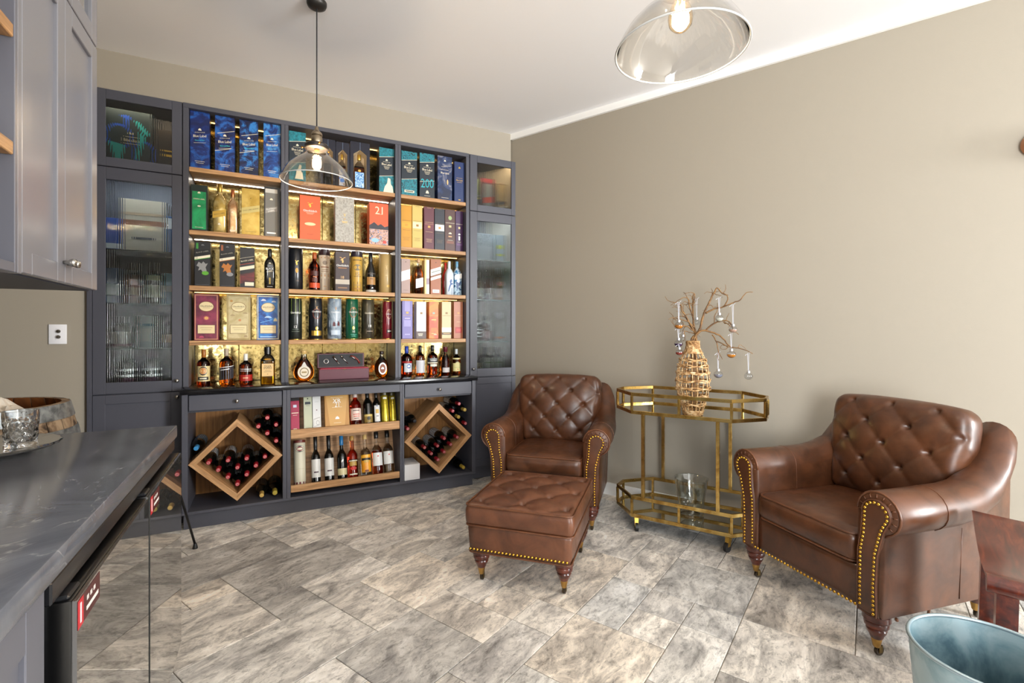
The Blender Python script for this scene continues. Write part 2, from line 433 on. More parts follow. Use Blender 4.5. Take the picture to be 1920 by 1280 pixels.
# ---- open display unit
du = thing('display_shelf_unit', 'charcoal open shelf unit with oak shelves and antique mirror backing', 'shelving', ((bays[0][0]+bays[2][1])/2, YU, ZT))
for x0,x1 in ((-.488,-.456),(.085,.109),(.109,.133),(.885,.9075),(.9075,.930),(1.474,1.503)):
    part('upright', MB().cbox(x0+.0004,x1-.0004,YU,4.03,ZT,2.70,.0015), CHAR, du, world=True)
part('top_rail', MB().cbox(-.488,1.503,YU,4.03,2.70,2.73,.0015), CHAR, du, world=True)
part('back_panel', MB().box(-.488,1.503,4.04,4.06,ZT,2.73), CHAR_IN, du, world=True)
for bi,(x0,x1) in enumerate(bays):
    n = 3 if bi == 1 else 2
    for k in range(n):
        u0 = x0+(x1-x0)*k/n; u1 = x0+(x1-x0)*(k+1)/n
        part('mirror_panel', MB().cbox(u0+.001,u1-.001,YBK,4.039,ZT,2.70,.002), antique_mirror(), du, world=True)
    for si,z in enumerate(S):
        part('shelf', MB().cbox(x0+.0006,x1-.0006,YU+.004,4.028,z-SH,z,.002), oak('x'), du, world=True)
        cool = bi < 2 and si < 2
        st = part('light_strip', MB().box(x0+.01,x1-.01,3.925,3.937,z-SH-.0035,z-SH-.0002), emit('#FFF6E6' if cool else '#FFC873', 11 if cool else (4.2 if si < 3 else 2.2)), du, world=True)
    part('light_strip', MB().box(x0+.01,x1-.01,3.925,3.937,2.6965,2.6998), emit('#FFC873', 3), du, world=True)

# ---- tall side cabinets
def tall(name, label, x0, x1, dx0, dx1, g0, g1, knob_x, shelves):
    t = thing(name, label, 'cabinet', ((x0+x1)/2, YU, 0))
    b = MB().box(x0,x0+.018,YU+.021,4.06,.0,2.73).box(x1-.018,x1,YU+.021,4.06,.0,2.73).box(x0+.018,x1-.018,4.04,4.06,.0,2.73).box(x0+.018,x1-.018,YU+.021,4.04,2.70,2.73)
    b.box(x0+.018,x1-.018,YU+.021,4.04,2.245,2.265).box(x0+.018,x1-.018,YU+.021,4.04,.84,.86).box(x0+.018,x1-.018,YU+.04,4.04,.0,.10)
    part('body', b, CHAR_IN, t, world=True)
    for a,c in ((x0,dx0-.002),(dx1+.002,x1)):
        if c-a > .012: part('filler_strip', MB().cbox(a,c,YU,YU+.02,0,2.73,.0015), CHAR, t, world=True)
    d = part('door', frame_y(dx0,dx1,2.258,2.728,g0,g1,2.314,2.668,YU,YU+.02), CHAR, t, world=True)
    part('glass_pane', fluted(g0,g1,2.314,2.668,YU+.008), FLUTE, d)
    d = part('door', frame_y(dx0,dx1,.862,2.252,g0,g1,.932,2.178,YU,YU+.02), CHAR, t, world=True)
    part('glass_pane', fluted(g0,g1,.932,2.178,YU+.008), FLUTE, d)
    knob(d, knob_x, YU, .930).matrix_parent_inverse = Matrix()
    dm = frame_y(dx0,dx1,.105,.856,dx0+.06,dx1-.06,.165,.800,YU,YU+.02).box(dx0+.06,dx1-.06,YU+.007,YU+.018,.165,.800)
    d = part('door', dm, CHAR, t, world=True)
    knob(d, knob_x, YU, .826).matrix_parent_inverse = Matrix()
    for z in shelves: part('glass_shelf', MB().cbox(x0+.019,x1-.019,YU+.05,4.035,z-.008,z,.001), thin_glass('#BFE3DB',2.0), t, world=True)
    part('light_strip', MB().box(x0+.04,x1-.04,YU+.024,YU+.034,2.696,2.6995), emit('#FFDDB0', 95), t, world=True)
    part('light_strip', MB().box(x0+.04,x1-.04,YU+.024,YU+.034,2.2415,2.2445), emit('#EAF4FF', 115), t, world=True)
    part('plinth', MB().box(x0,x1,YU+.03,YU+.04,0,.10), CHAR, t, world=True)
    return t
tallL = tall('tall_cabinet', 'tall charcoal fluted-glass cabinet beside the wall with the switch', -.970,-.4885, -.943,-.493, -.880,-.547, -.517, (1.76,1.425,1.14))
rxc = rwp(YU+.05,.004)[0]
tallR = tall('tall_cabinet', 'tall charcoal fluted-glass cabinet in the corner behind the tufted armchair', 1.5035,1.985, 1.509,1.960, 1.575,1.898, 1.535, (1.86,1.52,1.16))

# ---- base unit
bu = thing('base_cabinet', 'charcoal base cabinet with diamond wine racks and two drawers', 'cabinet', (.51, YL, 0))
lb = [(-.442,.091),(.140,.884),(.916,1.464)]
for x0,x1 in ((-.475,-.442),(.091,.1155),(.1155,.140),(.884,.900),(.900,.916),(1.464,1.495)):
    part('upright', MB().cbox(x0+.0004,x1-.0004,YL,4.03,.118,.852,.0015), CHAR, bu, world=True)
part('bottom_board', MB().cbox(-.475,1.495,YL+.002,4.03,.100,.1178,.002), CHAR, bu, world=True)
part('plinth', MB().cbox(-.470,1.485,3.622,3.66,0,.0998,.0015), CHAR, bu, world=True)
for x0,x1 in (lb[0],lb[2]): part('back_panel', MB().box(x0,x1,3.955,3.965,.118,.75), oak('z',True), bu, world=True)
part('middle_rail', MB().cbox(.1404,.8836,YL,YL+.02,.795,.852,.0015), CHAR, bu, world=True)
for x0,x1 in (lb[0],lb[2]):
    d = part('drawer', MB().cbox(x0+.004,x1-.004,YL+.001,YL+.021,.748,.846,.0025), CHAR, bu, world=True)
    knob(d, (x0+x1)/2, YL, .797).matrix_parent_inverse = Matrix()
    part('divider', MB().box(x0,x1,YL+.022,3.955,.735,.745), CHAR_IN, bu, world=True)
# diamond racks
def diamond(cx, cz, hd):
    th = .033; L = hd*math.sqrt(2); q = 1/math.sqrt(2)
    m = MB(); h = L/2                          # mitred board along local x, outer face at z=+h
    m.prism_y([(-h+th,h-th),(h-th,h-th),(h,h),(-h,h)], 0, .325); me = m.mesh()
    for k in range(4):
        part('rack_board', me, oak('x'), bu, (cx,YL+.004,cz), (0,PI/4+k*PI/2,0), world=True)
DC = [(-.1755,.4125,.2655),(1.190,.4125,.2720)]
for d in DC: diamond(*d)
# sloping oak display trays in the middle bay
x0, x1 = lb[1]
def leanboard(z0, z1, y0, y1, t=.018):
    return MB().add([(x0+.001,y0,z0),(x1-.001,y0,z0),(x1-.001,y1,z1),(x0+.001,y1,z1),(x0+.001,y0+t,z0),(x1-.001,y0+t,z0),(x1-.001,y1+t,z1),(x0+.001,y1+t,z1)],
        [(0,1,2,3),(7,6,5,4),(0,4,5,1),(3,2,6,7),(0,3,7,4),(1,5,6,2)])
part('tray_lip', MB().cbox(x0+.001,x1-.001,YL+.006,YL+.026,.516,.576,.002), oak('x'), bu, world=True)
part('tray_board', MB().add([(x0+.001,YL+.026,.530),(x1-.001,YL+.026,.530),(x1-.001,3.735,.495),(x0+.001,3.735,.495),(x0+.001,YL+.026,.545),(x1-.001,YL+.026,.545),(x1-.001,3.735,.510),(x0+.001,3.735,.510)],
    [(0,1,2,3),(7,6,5,4),(0,4,5,1),(3,2,6,7),(0,3,7,4),(1,5,6,2)]), oak('x'), bu, world=True)
part('lean_board', leanboard(.505,.79,3.738,3.823), oak('x'), bu, world=True)
part('tray_lip', MB().cbox(x0+.001,x1-.001,YL+.006,YL+.026,.150,.196,.002), oak('x'), bu, world=True)
part('tray_board', MB().add([(x0+.001,YL+.026,.155),(x1-.001,YL+.026,.155),(x1-.001,3.735,.125),(x0+.001,3.735,.125),(x0+.001,YL+.026,.170),(x1-.001,YL+.026,.170),(x1-.001,3.735,.140),(x0+.001,3.735,.140)],
    [(0,1,2,3),(7,6,5,4),(0,4,5,1),(3,2,6,7),(0,3,7,4),(1,5,6,2)]), oak('x'), bu, world=True)
part('lean_board', leanboard(.135,.492,3.735,3.842), oak('x'), bu, world=True)
single('bench_top', 'thin black stone bench top on the base cabinet', 'countertop', MB().cbox(-.482,1.505,3.555,4.03,.8525,ZT,.004,2).mesh(30), flat('#17171A',.14), (0,0,0))

# ------------------------------------------------------------------ bar run along the side wall
XF = -.298; CE = 2.150; CT = .90
single('worktop', 'dark grey veined stone worktop with a polished edge', 'countertop', MB().cbox(XL+.002,XF,-1.6,CE,.858,CT,.003,2).mesh(30), marble())
bc = thing('base_cabinet', 'grey shaker base cabinet under the veined stone worktop', 'cabinet', (-.64,.3,0))
part('body', MB().box(XL+.002,XF-.032,-1.6,1.000,.1,.857), CHAR_IN, bc, world=True)
part('plinth', MB().box(XL+.002,XF-.08,-1.6,1.000,0,.0998), CHAR_IN, bc, world=True)
def frame_x(y0,y1,z0,z1,o,xf,t=.02,c=.002):   # shaker door facing +x
    return MB().cbox(xf-t,xf,y0,y0+o,z0,z1,c).cbox(xf-t,xf,y1-o,y1,z0,z1,c).cbox(xf-t,xf,y0+o,y1-o,z0,z0+o,c).cbox(xf-t,xf,y0+o,y1-o,z1-o,z1,c)
GREYL = flat('#63646D', .38, spec=.5)
for y0,y1 in ((.455,.996),(-.09,.451),(-.635,-.094)):
    part('door', frame_x(y0,y1,.105,.85,.065,XF-.011).box(XF-.031,XF-.019,y0+.06,y1-.06,.16,.79), GREYL, bc, world=True)
# under-bench fridge
XD = -.285
fr = thing('bar_fridge', 'black two-door glass bar fridge under the veined worktop', 'fridge', (-.6,1.58,0))
part('body', MB().box(XL+.03,XD-.052,1.006,CE-.006,.05,.852), BLACK, fr, world=True)
part('vent_panel', MB().cbox(XD-.05,XD-.03,1.02,CE-.012,.012,.09,.002).box(XL+.05,XD-.06,1.03,CE-.02,0,.05), BLACKM, fr, world=True)
part('top_rail', MB().cbox(XD-.05,XD-.020,1.010,CE-.008,.812,.850,.003), flat('#1A1A1D',.25), fr, world=True)
def mirror_glass():
    m, nt, b = newmat('mirrored door glass'); b.inputs['Base Color'].default_value = lin('#B8B6B2'); b.inputs['Metallic'].default_value = .92
    b.inputs['Roughness'].default_value = .015
    f = noise(nt, coords(nt,(1,1,.35)), 5, 1, .4); bump(nt,b,f,.02,.004); return m
MG = mirror_glass()
for y0,y1 in ((1.046,1.596),(1.612,CE-.003)):
    d = part('door', MB().cbox(XD-.042,XD-.006,y0,y1,.095,.800,.004,2), BLACK, fr, world=True)
    part('glass_front', MB().box(XD-.006,XD,y0+.004,y1-.001,.099,.797), MG, d)
    part('hinge_cap', MB().cbox(XD-.040,XD-.010,y0+.004,y0+.06,.800,.808,.003), flat('#202124',.3), d)
    part('sticker', MB().box(XD+.0002,XD+.0006,y0+.006,y0+.125,.745,.793), flat('#4A1216',.3), d, label='maroon product sticker')
    part('sticker_corner', MB().box(XD+.0006,XD+.0009,y0+.006,y0+.034,.745,.793), flat('#C4202E',.3), d)
    for q,(za,zb) in enumerate(((.757,.764),)):
        part('sticker_strip', MB().box(XD+.0006,XD+.0009,y0+.050,y0+.115,za,zb), flat('#E8E6E2',.4), d)
    part('sticker_dots', MB().box(XD+.0006,XD+.0009,y0+.052,y0+.062,.774,.782).box(XD+.0006,XD+.0009,y0+.070,y0+.080,.774,.782).box(XD+.0006,XD+.0009,y0+.088,y0+.098,.774,.782), flat('#D8D4D0',.4), d)
    part('sticker_glass', MB().box(XD+.0009,XD+.0012,y0+.017,y0+.023,.752,.786), flat('#F0EEEC',.4), d)
# wall cabinet over the bar
XO = -.50
oc = thing('wall_cabinet', 'grey shaker wall cabinet with round knobs above the bar', 'cabinet', (-.74,1.75,1.38))
part('body', MB().box(XL+.001,XO-.022,1.466,2.030,1.38,2.70), CHAR_IN, oc, world=True)
GL2 = flat('#7A7A80', .24, spec=.6)
part('end_panel', MB().cbox(XL+.001,XO,1.452,1.466,1.38,2.70,.0015), GREYL, oc, world=True)
part('front_stile', MB().cbox(XO-.022,XO,1.466,1.486,1.38,2.70,.0015), GL2, oc, world=True)
for y0,y1,ky in ((1.488,1.749,1.735),(1.751,2.030,1.766)):
    d = part('door', frame_x(y0,y1,1.383,2.176,.052,XO).box(XO-.020,XO-.009,y0+.05,y1-.05,1.43,2.13), GL2, oc, world=True)
    knob(d, XO, ky, 1.438, (1,0,0), .0115).matrix_parent_inverse = Matrix()
    d = part('door', frame_x(y0,y1,2.182,2.698,.052,XO), GL2, oc, world=True)
    part('glass_pane', MB().box(XO-.014,XO-.010,y0+.05,y1-.05,2.23,2.65), thin_glass('#CFE4EC',2.5), d)
ns = thing('open_wall_shelf', 'grey open wall shelf with oak boards beside the wall cabinet', 'shelving', (-.74,1.1,1.38))
part('end_panel', MB().cbox(XL+.001,XO,.74,.754,1.38,2.70,.0015), GREYL, ns, world=True)
part('bottom_board', MB().cbox(XL+.001,XO,.755,1.451,1.38,1.402,.0015), GREYL, ns, world=True)
part('top_board', MB().cbox(XL+.001,XO,.755,1.451,2.66,2.70,.0015), GREYL, ns, world=True)
part('back_panel', MB().box(XL+.001,XL+.012,.755,1.451,1.402,2.66), GREYL, ns, world=True)
for z in (1.640,1.900,2.200): part('shelf', MB().cbox(XL+.012,XO-.002,.755,1.451,z,z+.03,.002), oak('y'), ns, world=True)
single('canister', 'white ceramic canister on the lower oak board of the open shelf', 'canister', MB().lathe([(.0001,0),(.052,0),(.055,.01),(.055,.135),(.05,.15),(.02,.158),(.0001,.16)],24).mesh(True), flat('#E8E4DC',.35), (-.575,1.365,1.6703))
# ------------------------------------------------------------------ printed fronts (flat or wrapped round a cylinder)
_T = {}
def text_2d(s):
    if s not in _T:
        cu = bpy.data.curves.new('t','FONT'); cu.body = s; cu.size = 1; cu.align_x = 'CENTER'; cu.resolution_u = 2; cu.space_character = .96
        ob = bpy.data.objects.new('t', cu); me = bpy.data.meshes.new_from_object(ob)
        vs = [(v.co.x, v.co.y) for v in me.vertices]; fs = [list(p.vertices) for p in me.polygons]
        bpy.data.objects.remove(ob); bpy.data.curves.remove(cu); bpy.data.meshes.remove(me)
        xs = [v[0] for v in vs]; ys = [v[1] for v in vs]
        mx, my = (min(xs)+max(xs))/2, (min(ys)+max(ys))/2; W, H = max(xs)-min(xs), max(ys)-min(ys)
        _T[s] = ([((x-mx)/W,(y-my)/W) for x,y in vs], fs, H/W)
    return _T[s]
def shape_2d(p):
    """p: tuple -> (name, verts in metres x,z relative to print centre as fraction units handled by caller, faces)"""
    k = p[0]
    if k == 'r':   # rectangle (k,cx,cz,w,h,col,slope)
        n = 8; vs = []; 
        for i in range(n+1): vs += [(i/n-.5,-.5),(i/n-.5,.5)]
        return 'label_panel', vs, [(2*i,2*i+2,2*i+3,2*i+1) for i in range(n)]
    if k == 'e':
        n = 24; return 'label_oval', [(0,0)]+[(.5*math.cos(2*PI*i/n),.5*math.sin(2*PI*i/n)) for i in range(n)], [(0,1+i,1+(i+1)%n) for i in range(n)]
    if k == 'o':   # ring
        n = 24; vs = []
        for i in range(n):
            a = 2*PI*i/n; vs += [(.5*math.cos(a),.5*math.sin(a)),(.41*math.cos(a),.41*math.sin(a))]
        return 'label_ring', vs, [(2*i,(2*i+2)%(2*n),(2*i+3)%(2*n),2*i+1) for i in range(n)]
    if k == 'f':   # thin outline frame
        t = .04; o = [(-.5,-.5),(.5,-.5),(.5,.5),(-.5,.5)]; q = [(-.5+t,-.5+t/2),(.5-t,-.5+t/2),(.5-t,.5-t/2),(-.5+t,.5-t/2)]
        return 'border', o+q, [(i,(i+1)%4,4+(i+1)%4,4+i) for i in range(4)]
    if k == 'g':   # polygon list of points in frac units
        return 'artwork', [tuple(v) for v in p[6]], [list(range(len(p[6])))]
    if k == 's':   # stag head emblem
        head = [(-.10,-.5),(.12,-.5),(.2,-.25),(.10,0),(.14,.12),(-.05,.16),(-.34,-.02),(-.30,-.12),(-.12,-.10)]
        a1 = [(.02,.14),(.08,.14),(.30,.30),(.46,.28),(.48,.48),(.40,.36),(.26,.38),(.04,.2)]
        a2 = [(-.02,.14),(-.08,.14),(-.30,.30),(-.44,.28),(-.46,.48),(-.38,.36),(-.26,.38),(-.04,.2)]
        vs = head+a1+a2; return 'emblem', vs, [list(range(9)), list(range(9,17)), list(range(24,16,-1))]
    if k == 'c':   # crown emblem
        vs = [(-.5,-.4),(.5,-.4),(.5,-.1),(.3,.1),(.36,.3),(.1,.22),(0,.5),(-.1,.22),(-.36,.3),(-.3,.1),(-.5,-.1)]
        return 'emblem', vs, [list(range(len(vs)))]
def put_print(parent, p, W, H, idx, r=None, y0=0.0, zoff=0.0):
    """W,H size of the printable front; r: radius when wrapped; front plane at y=y0 (flat)"""
    slope = 0.0
    if p[0] == 't':
        _, s, cx, cz, w, col = p[:6]; slope = p[6] if len(p) > 6 else 0.0
        vs, fs, asp = text_2d(s); name = 'lettering'; hw = w*W; hh = hw
        if len(p) > 7: hh = hw*p[7]
    else:
        _, cx, cz, w, h, col = p[:6]
        if p[0] != 'g' and len(p) > 6: slope = p[6]
        name, vs, fs = shape_2d(p); hw, hh = w*W, h*H
    off = .0004+.0003*idx; out = []
    for x,z in vs:
        X = cx*W+x*hw; Z = cz*H+z*hh+slope*x*hw
        if r: 
            a = X/r; out.append(((r+off)*math.sin(a), -(r+off)*math.cos(a), Z+zoff))
        else: out.append((X, y0-off, Z+zoff))
    me = bpy.data.meshes.new(name); me.from_pydata(out, [], [list(f) for f in fs]); me.update()
    mat = col if not isinstance(col, str) else flat(col, .42)
    return part(name, me, mat, parent)
GOLD = flat('#C9A24A', .3, .8); SILV = flat('#C9C9CC', .3, .7); COPP = flat('#B5693E', .3, .7)
YF = 3.80; YT = 3.765
def bx_geom(px0, px1, pyt, zb, yf):
    x0 = on_y(px0,600,yf)[0]; x1 = on_y(px1,600,yf)[0]; zt = on_y((px0+px1)/2,pyt,yf)[1]
    if zb > .8:
        for b0,b1 in bays:
            if b0 < (x0+x1)/2 < b1: x0, x1 = max(x0,b0+.003), min(x1,b1-.003)
    H = zt-zb; lim = ([2.698]+[s_-SH-.006 for s_ in S])[[abs(zb-s_) < .01 for s_ in S].index(True)]-zb if any(abs(zb-s_) < .01 for s_ in S) else 9
    if yf > 3.90: lim -= .002
    return (x0+x1)/2, x1-x0, min(H,lim)
def gift_box(px0, px1, pyt, zb, mat, label, prints=(), group=None, yf=YF, depth=None, name='gift_box', rx=0.0, lid=None, geom=None, cat='box', side=None):
    cx, W, H = geom or bx_geom(px0,px1,pyt,zb,yf)
    D = depth or min(W, .095)
    t = thing(name, label, cat, (cx,yf,zb+.0004), 0, group); t.rotation_euler = (rx,0,0)
    m = MB().cbox(-W/2,W/2,0,D,0,H,.0012)
    part('carton', m, mat if not isinstance(mat,str) else flat(mat,.42), t)
    for i,p in enumerate(prints): put_print(t, p, W, H, i)
    if lid: part('lid_seam', MB().box(-W/2-.0002,W/2+.0002,-.0003,D+.0002,lid*H,lid*H+.0012), flat('#101010',.6), t)
    return t
def tube_can(px0, px1, pyt, zb, mat, label, prints=(), group=None, yf=YF, rim=None, capband=None, rx=0.0, name='gift_tube', geom=None):
    cx, W, H = geom or bx_geom(px0,px1,pyt,zb,yf+.04); r = W/2
    t = thing(name, label, 'tube', (cx,yf+r,zb+.0004), 0, group); t.rotation_euler = (rx,0,0)
    part('can', MB().lathe([(r*.97,0),(r,.002),(r,H-.002),(r*.97,H)],40).mesh(40), mat if not isinstance(mat,str) else flat(mat,.3,.0,.3), t)
    if rim:
        for z in (0,H-.005): part('rim', MB().lathe([(r*.96,z),(r*1.012,z+.0008),(r*1.012,z+.0042),(r*.96,z+.005)],40).mesh(40), rim, t)
    if capband: part('cap_band', MB().lathe([(r+.0005,H*(1-capband[0])),(r+.0012,H*(1-capband[0])+.001),(r+.0012,H-.001),(r*.96,H+.0008)],40).mesh(40), capband[1], t)
    for i,p in enumerate(prints): put_print(t, p, W, H, i, r)
    return t
PROF = {
 'whisky': [(.0001,.008),(.80,.0),(.96,.012),(1,.04),(1,.56),(.97,.62),(.80,.69),(.50,.745),(.34,.78),(.30,.82),(.30,.90)],
 'wine':   [(.0001,.02),(.85,.0),(.97,.012),(1,.04),(1,.60),(.95,.66),(.72,.725),(.46,.775),(.385,.82),(.37,.90),(.37,.985)],
 'square': [(.0001,.006),(.90,.0),(1,.015),(1,.60),(.96,.66),(.70,.74),(.40,.79),(.34,.82),(.34,.90)],
 'slim':   [(.0001,.01),(.85,.0),(.98,.012),(1,.03),(1,.50),(.95,.56),(.72,.62),(.45,.67),(.40,.71),(.38,.98)],
 'squat':  [(.0001,.01),(.88,.0),(.98,.015),(1,.05),(1,.58),(.96,.64),(.80,.69),(.48,.73),(.34,.76),(.30,.80),(.30,.88)],
 'tear':   [(.0001,.02),(.45,.0),(.55,.02),(.90,.12),(1,.26),(.96,.38),(.78,.52),(.50,.66),(.32,.74),(.27,.80),(.27,.88)],
 'round':  [(.0001,.01),(.40,.0),(.62,.04),(.90,.16),(1,.34),(.95,.50),(.76,.63),(.46,.72),(.30,.77),(.27,.82),(.27,.90)],
 'conic':  [(.0001,.01),(.92,.0),(1,.02),(.98,.30),(.92,.48),(.80,.60),(.55,.71),(.38,.77),(.34,.82),(.34,.92)],
 'cork':   [(.0001,.01),(.9,.0),(1,.02),(1,.46),(.94,.54),(.6,.66),(.40,.74),(.36,.80),(.34,.97)],
}
AMBER = glass('#E07818',.0,1.36); DEEP = glass('#8E3208',.0,1.36); PALE = glass('#F2C23A',.0,1.36); CLEAR = glass('#F4F4F0',.0,1.4)
DARKG = flat('#0A0B09',.10,0,.5); REDL = glass('#E8402A',.0,1.36)
def bottle(px0, px1, pyt, zb, kind, liquid, label, cap=('#101010',.16), prints=(), group=None, y=None, fill=.72, flatn=1.0, upper=None, rx=0.0, name='whisky_bottle', base=0.0, geom=None, cat='bottle', capscale=1.12):
    """cap=(colour,height fraction); fill: where the liquid ends; flatn: depth/width"""
    y = y if y is not None else YF+.04
    cx, W, H = geom or bx_geom(px0,px1,pyt,zb,y); R = W/2
    t = thing(name, label, cat, (cx,y,zb+.0004), 0, group); t.rotation_euler = (rx,0,0)
    prof = PROF[kind]; chz = 1-cap[1]
    P_ = [(r*R,z*H) for r,z in prof]
    sq = kind == 'square'
    pw = (lambda z: .42 if z < H*.66 else (.7 if z < H*.76 else 1.0)) if sq else 1.0
    if liquid is DARKG or upper is False or not isinstance(liquid, bpy.types.Material) :
        part('glass', MB().lathe(P_,32,sy=flatn,p=pw).mesh(50), liquid, t)
    else:
        m = MB(); lo = [p for p in P_ if p[1] <= fill*H]; hi = [p for p in P_ if p[1] > fill*H]
        k = len(lo); a, b = P_[k-1], P_[min(k,len(P_)-1)]
        if b[1] > a[1]+1e-6:
            f = (fill*H-a[1])/(b[1]-a[1]); cut = (a[0]+(b[0]-a[0])*f, fill*H)
        else: cut = a
        part('glass', MB().lathe(lo+[cut],32,sy=flatn,p=pw).mesh(50), liquid, t)
        if hi: part('neck', MB().lathe([cut]+hi,32,sy=flatn,p=pw).mesh(50), upper or CLEAR, t)
    if cap:
        rc = max(prof[-1][0]*R*capscale, .008); z0, z1 = chz*H, H
        cm = cap[0] if not isinstance(cap[0],str) else flat(cap[0],.35,0,.2)
        part('cap', MB().lathe([(rc*.96,z0),(rc,z0+.001),(rc,z1-.002),(rc*.9,z1)],24).mesh(40), cm, t)
    for i,p in enumerate(prints):
        if sq: put_print(t, p, W, H, i, None, -R*flatn)
        elif flatn < .8: put_print(t, p, W, H, i, None, -R*flatn-.0005)
        else: put_print(t, p, W, H, i, R*1.002)
    return t
CR = '#E8DEC4'; WH = '#EDEDEA'; BK = '#0C0C0F'
def L(cx,cz,w,h,col,sl=0.0): return ('r',cx,cz,w,h,col,sl)
def TX(s,cx,cz,w,col,sl=0.0,st=1.0): return ('t',s,cx,cz,w,col,sl,st)

# ------------------------------------------------------------------ top shelf
g = 'blue whisky boxes on the top shelf'
def bluebox(px0,px1,pyt,c1,c2,c3,label,extra=(),tz=.60,edition=None,ecol='#3FC7E0',sl=.14):
    pr = list(extra)+[('c',0,tz+.13,.16,.05,CR), TX('JOHNNIE WALKER',0,tz+.075,.52,CR,sl), TX('Blue Label',0,tz+.015,.66,CR,sl,1.25)]
    if edition: pr.append(TX(edition,0,tz-.06,.5,ecol,sl,1.2))
    pr += [L(0,tz-.105,.62,.004,CR,sl), L(0,.13,.5,.006,CR), L(0,.10,.4,.006,CR)]
    return gift_box(px0,px1,pyt,S[0],cloudy(c1,c2,11,c3) if c3 else c1,label,pr,g,yf=YT)
bluebox(354,393,209,'#091A4E','#0E2768','#1B57A8','tall royal blue whisky box with plain upper half, standing at the end of the shelf',(),.56,'Ghost and Rare')
bluebox(403,440,218.5,'#07103A','#0D2664','#2563B4','blue swirl whisky box with two slanted cream lines and turquoise script',(L(.06,.72,.88,.008,CR,.30),L(-.08,.40,.84,.008,CR,.30)),.53,'Ghost and Rare','#45E0E0')
bluebox(449,484,226,'#060C2C','#0A2258','#2F7CC4','dark blue cloud whisky box with turquoise script between two slanted lines',(L(.05,.74,.9,.008,CR,.3),L(-.1,.42,.8,.008,CR,.3)),.55,'Ghost and Rare','#59E8F0')
bluebox(494,528.4,233,'#08174A','#0E3E86','#3A84C8','blue marbled whisky box with white swirls beside the shelf divider',(L(.05,.80,.9,.008,CR,.3),),.60,'Legendary Eight','#7FD4F4')
TEAL = cloudy('#0A5A66','#178492',60,None,.45,.2)
def tealbox(px0,px1,pyt,label,extra,bottom=TEAL,top=TEAL,mid='#14212C'):
    pr = [('g',0,0,1,1,top,[(-.5,.78),(.5,.83),(.5,.999),(-.5,.999)]),('g',0,0,1,1,bottom,[(-.5,.001),(.5,.001),(.5,.405),(-.5,.355)]),L(0,.805,1.0,.008,CR,.16),L(0,.380,1.0,.008,CR,.16),
          ('c',0,.735,.15,.05,CR),TX('JOHNNIE WALKER',0,.685,.5,CR),TX('Blue Label',0,.635,.66,CR,0,1.25),L(0,.585,.4,.006,CR),L(0,.56,.34,.006,CR),L(0,.535,.26,.006,CR)]+extra
    return gift_box(px0,px1,pyt,S[0],mid,label,pr,g,yf=YT)
goat = [('g',.10,.20,.5,.30,CR,[(-.5,-.5),(.5,-.5),(.42,-.1),(.2,.1),(.3,.4),(.05,.5),(-.1,.2),(-.3,.1),(-.36,-.2)])]
tealbox(540.5,573.4,247,'teal patterned whisky box with cream horse figure behind the glass pendant',goat)
tealbox(711,741.5,278,'teal patterned whisky box with cream rock drawing near the shelf divider',[('g',.12,.17,.72,.34,CR,[(-.5,-.5),(.5,-.5),(.38,-.05),(.22,.1),(.18,.45),(-.05,.5),(-.12,.15),(-.35,-.1)])])
WAVE = cloudy('#0B2630','#1B8A98',26,'#0E4A5C',.45,3.0)
tealbox(752.7,782,284,'teal wave-print whisky box with a small cream tag',[L(0,.10,.62,.05,CR),L(0,.10,.5,.02,'#14212C')],WAVE,WAVE)
tb = tealbox(787,814.7,288,'dark teal whisky box printed with a large turquoise 200',[TX('200',0,.33,.86,'#27A6B4',.06,1.35),('c',0,.14,.2,.09,CR),L(0,.05,.4,.006,CR)],'#14212C',WAVE)
gift_box(820.6,847.6,293,S[0],cloudy('#0D1A3A','#16305E',9,'#7A7A86'),'navy night-sky whisky box with pale skyline glow',
    [('c',0,.90,.14,.045,CR),TX('Blue Label',0,.62,.56,CR,0,1.2),L(0,.69,.5,.006,CR),L(.1,.78,.7,.005,CR,.2),('e',.18,.42,.1,.12,'#E3B878'),L(0,.06,.5,.006,CR)],g,yf=YT)
gift_box(852,873.4,304,S[0],'#122A5C','plain navy whisky box, shortest on the top shelf',[('c',0,.86,.2,.06,GOLD),TX('Blue Label',0,.545,.62,GOLD,0,1.3),L(0,.60,.6,.005,GOLD),L(0,.49,.5,.005,GOLD),L(0,.06,.2,.02,GOLD)],g,yf=YT)
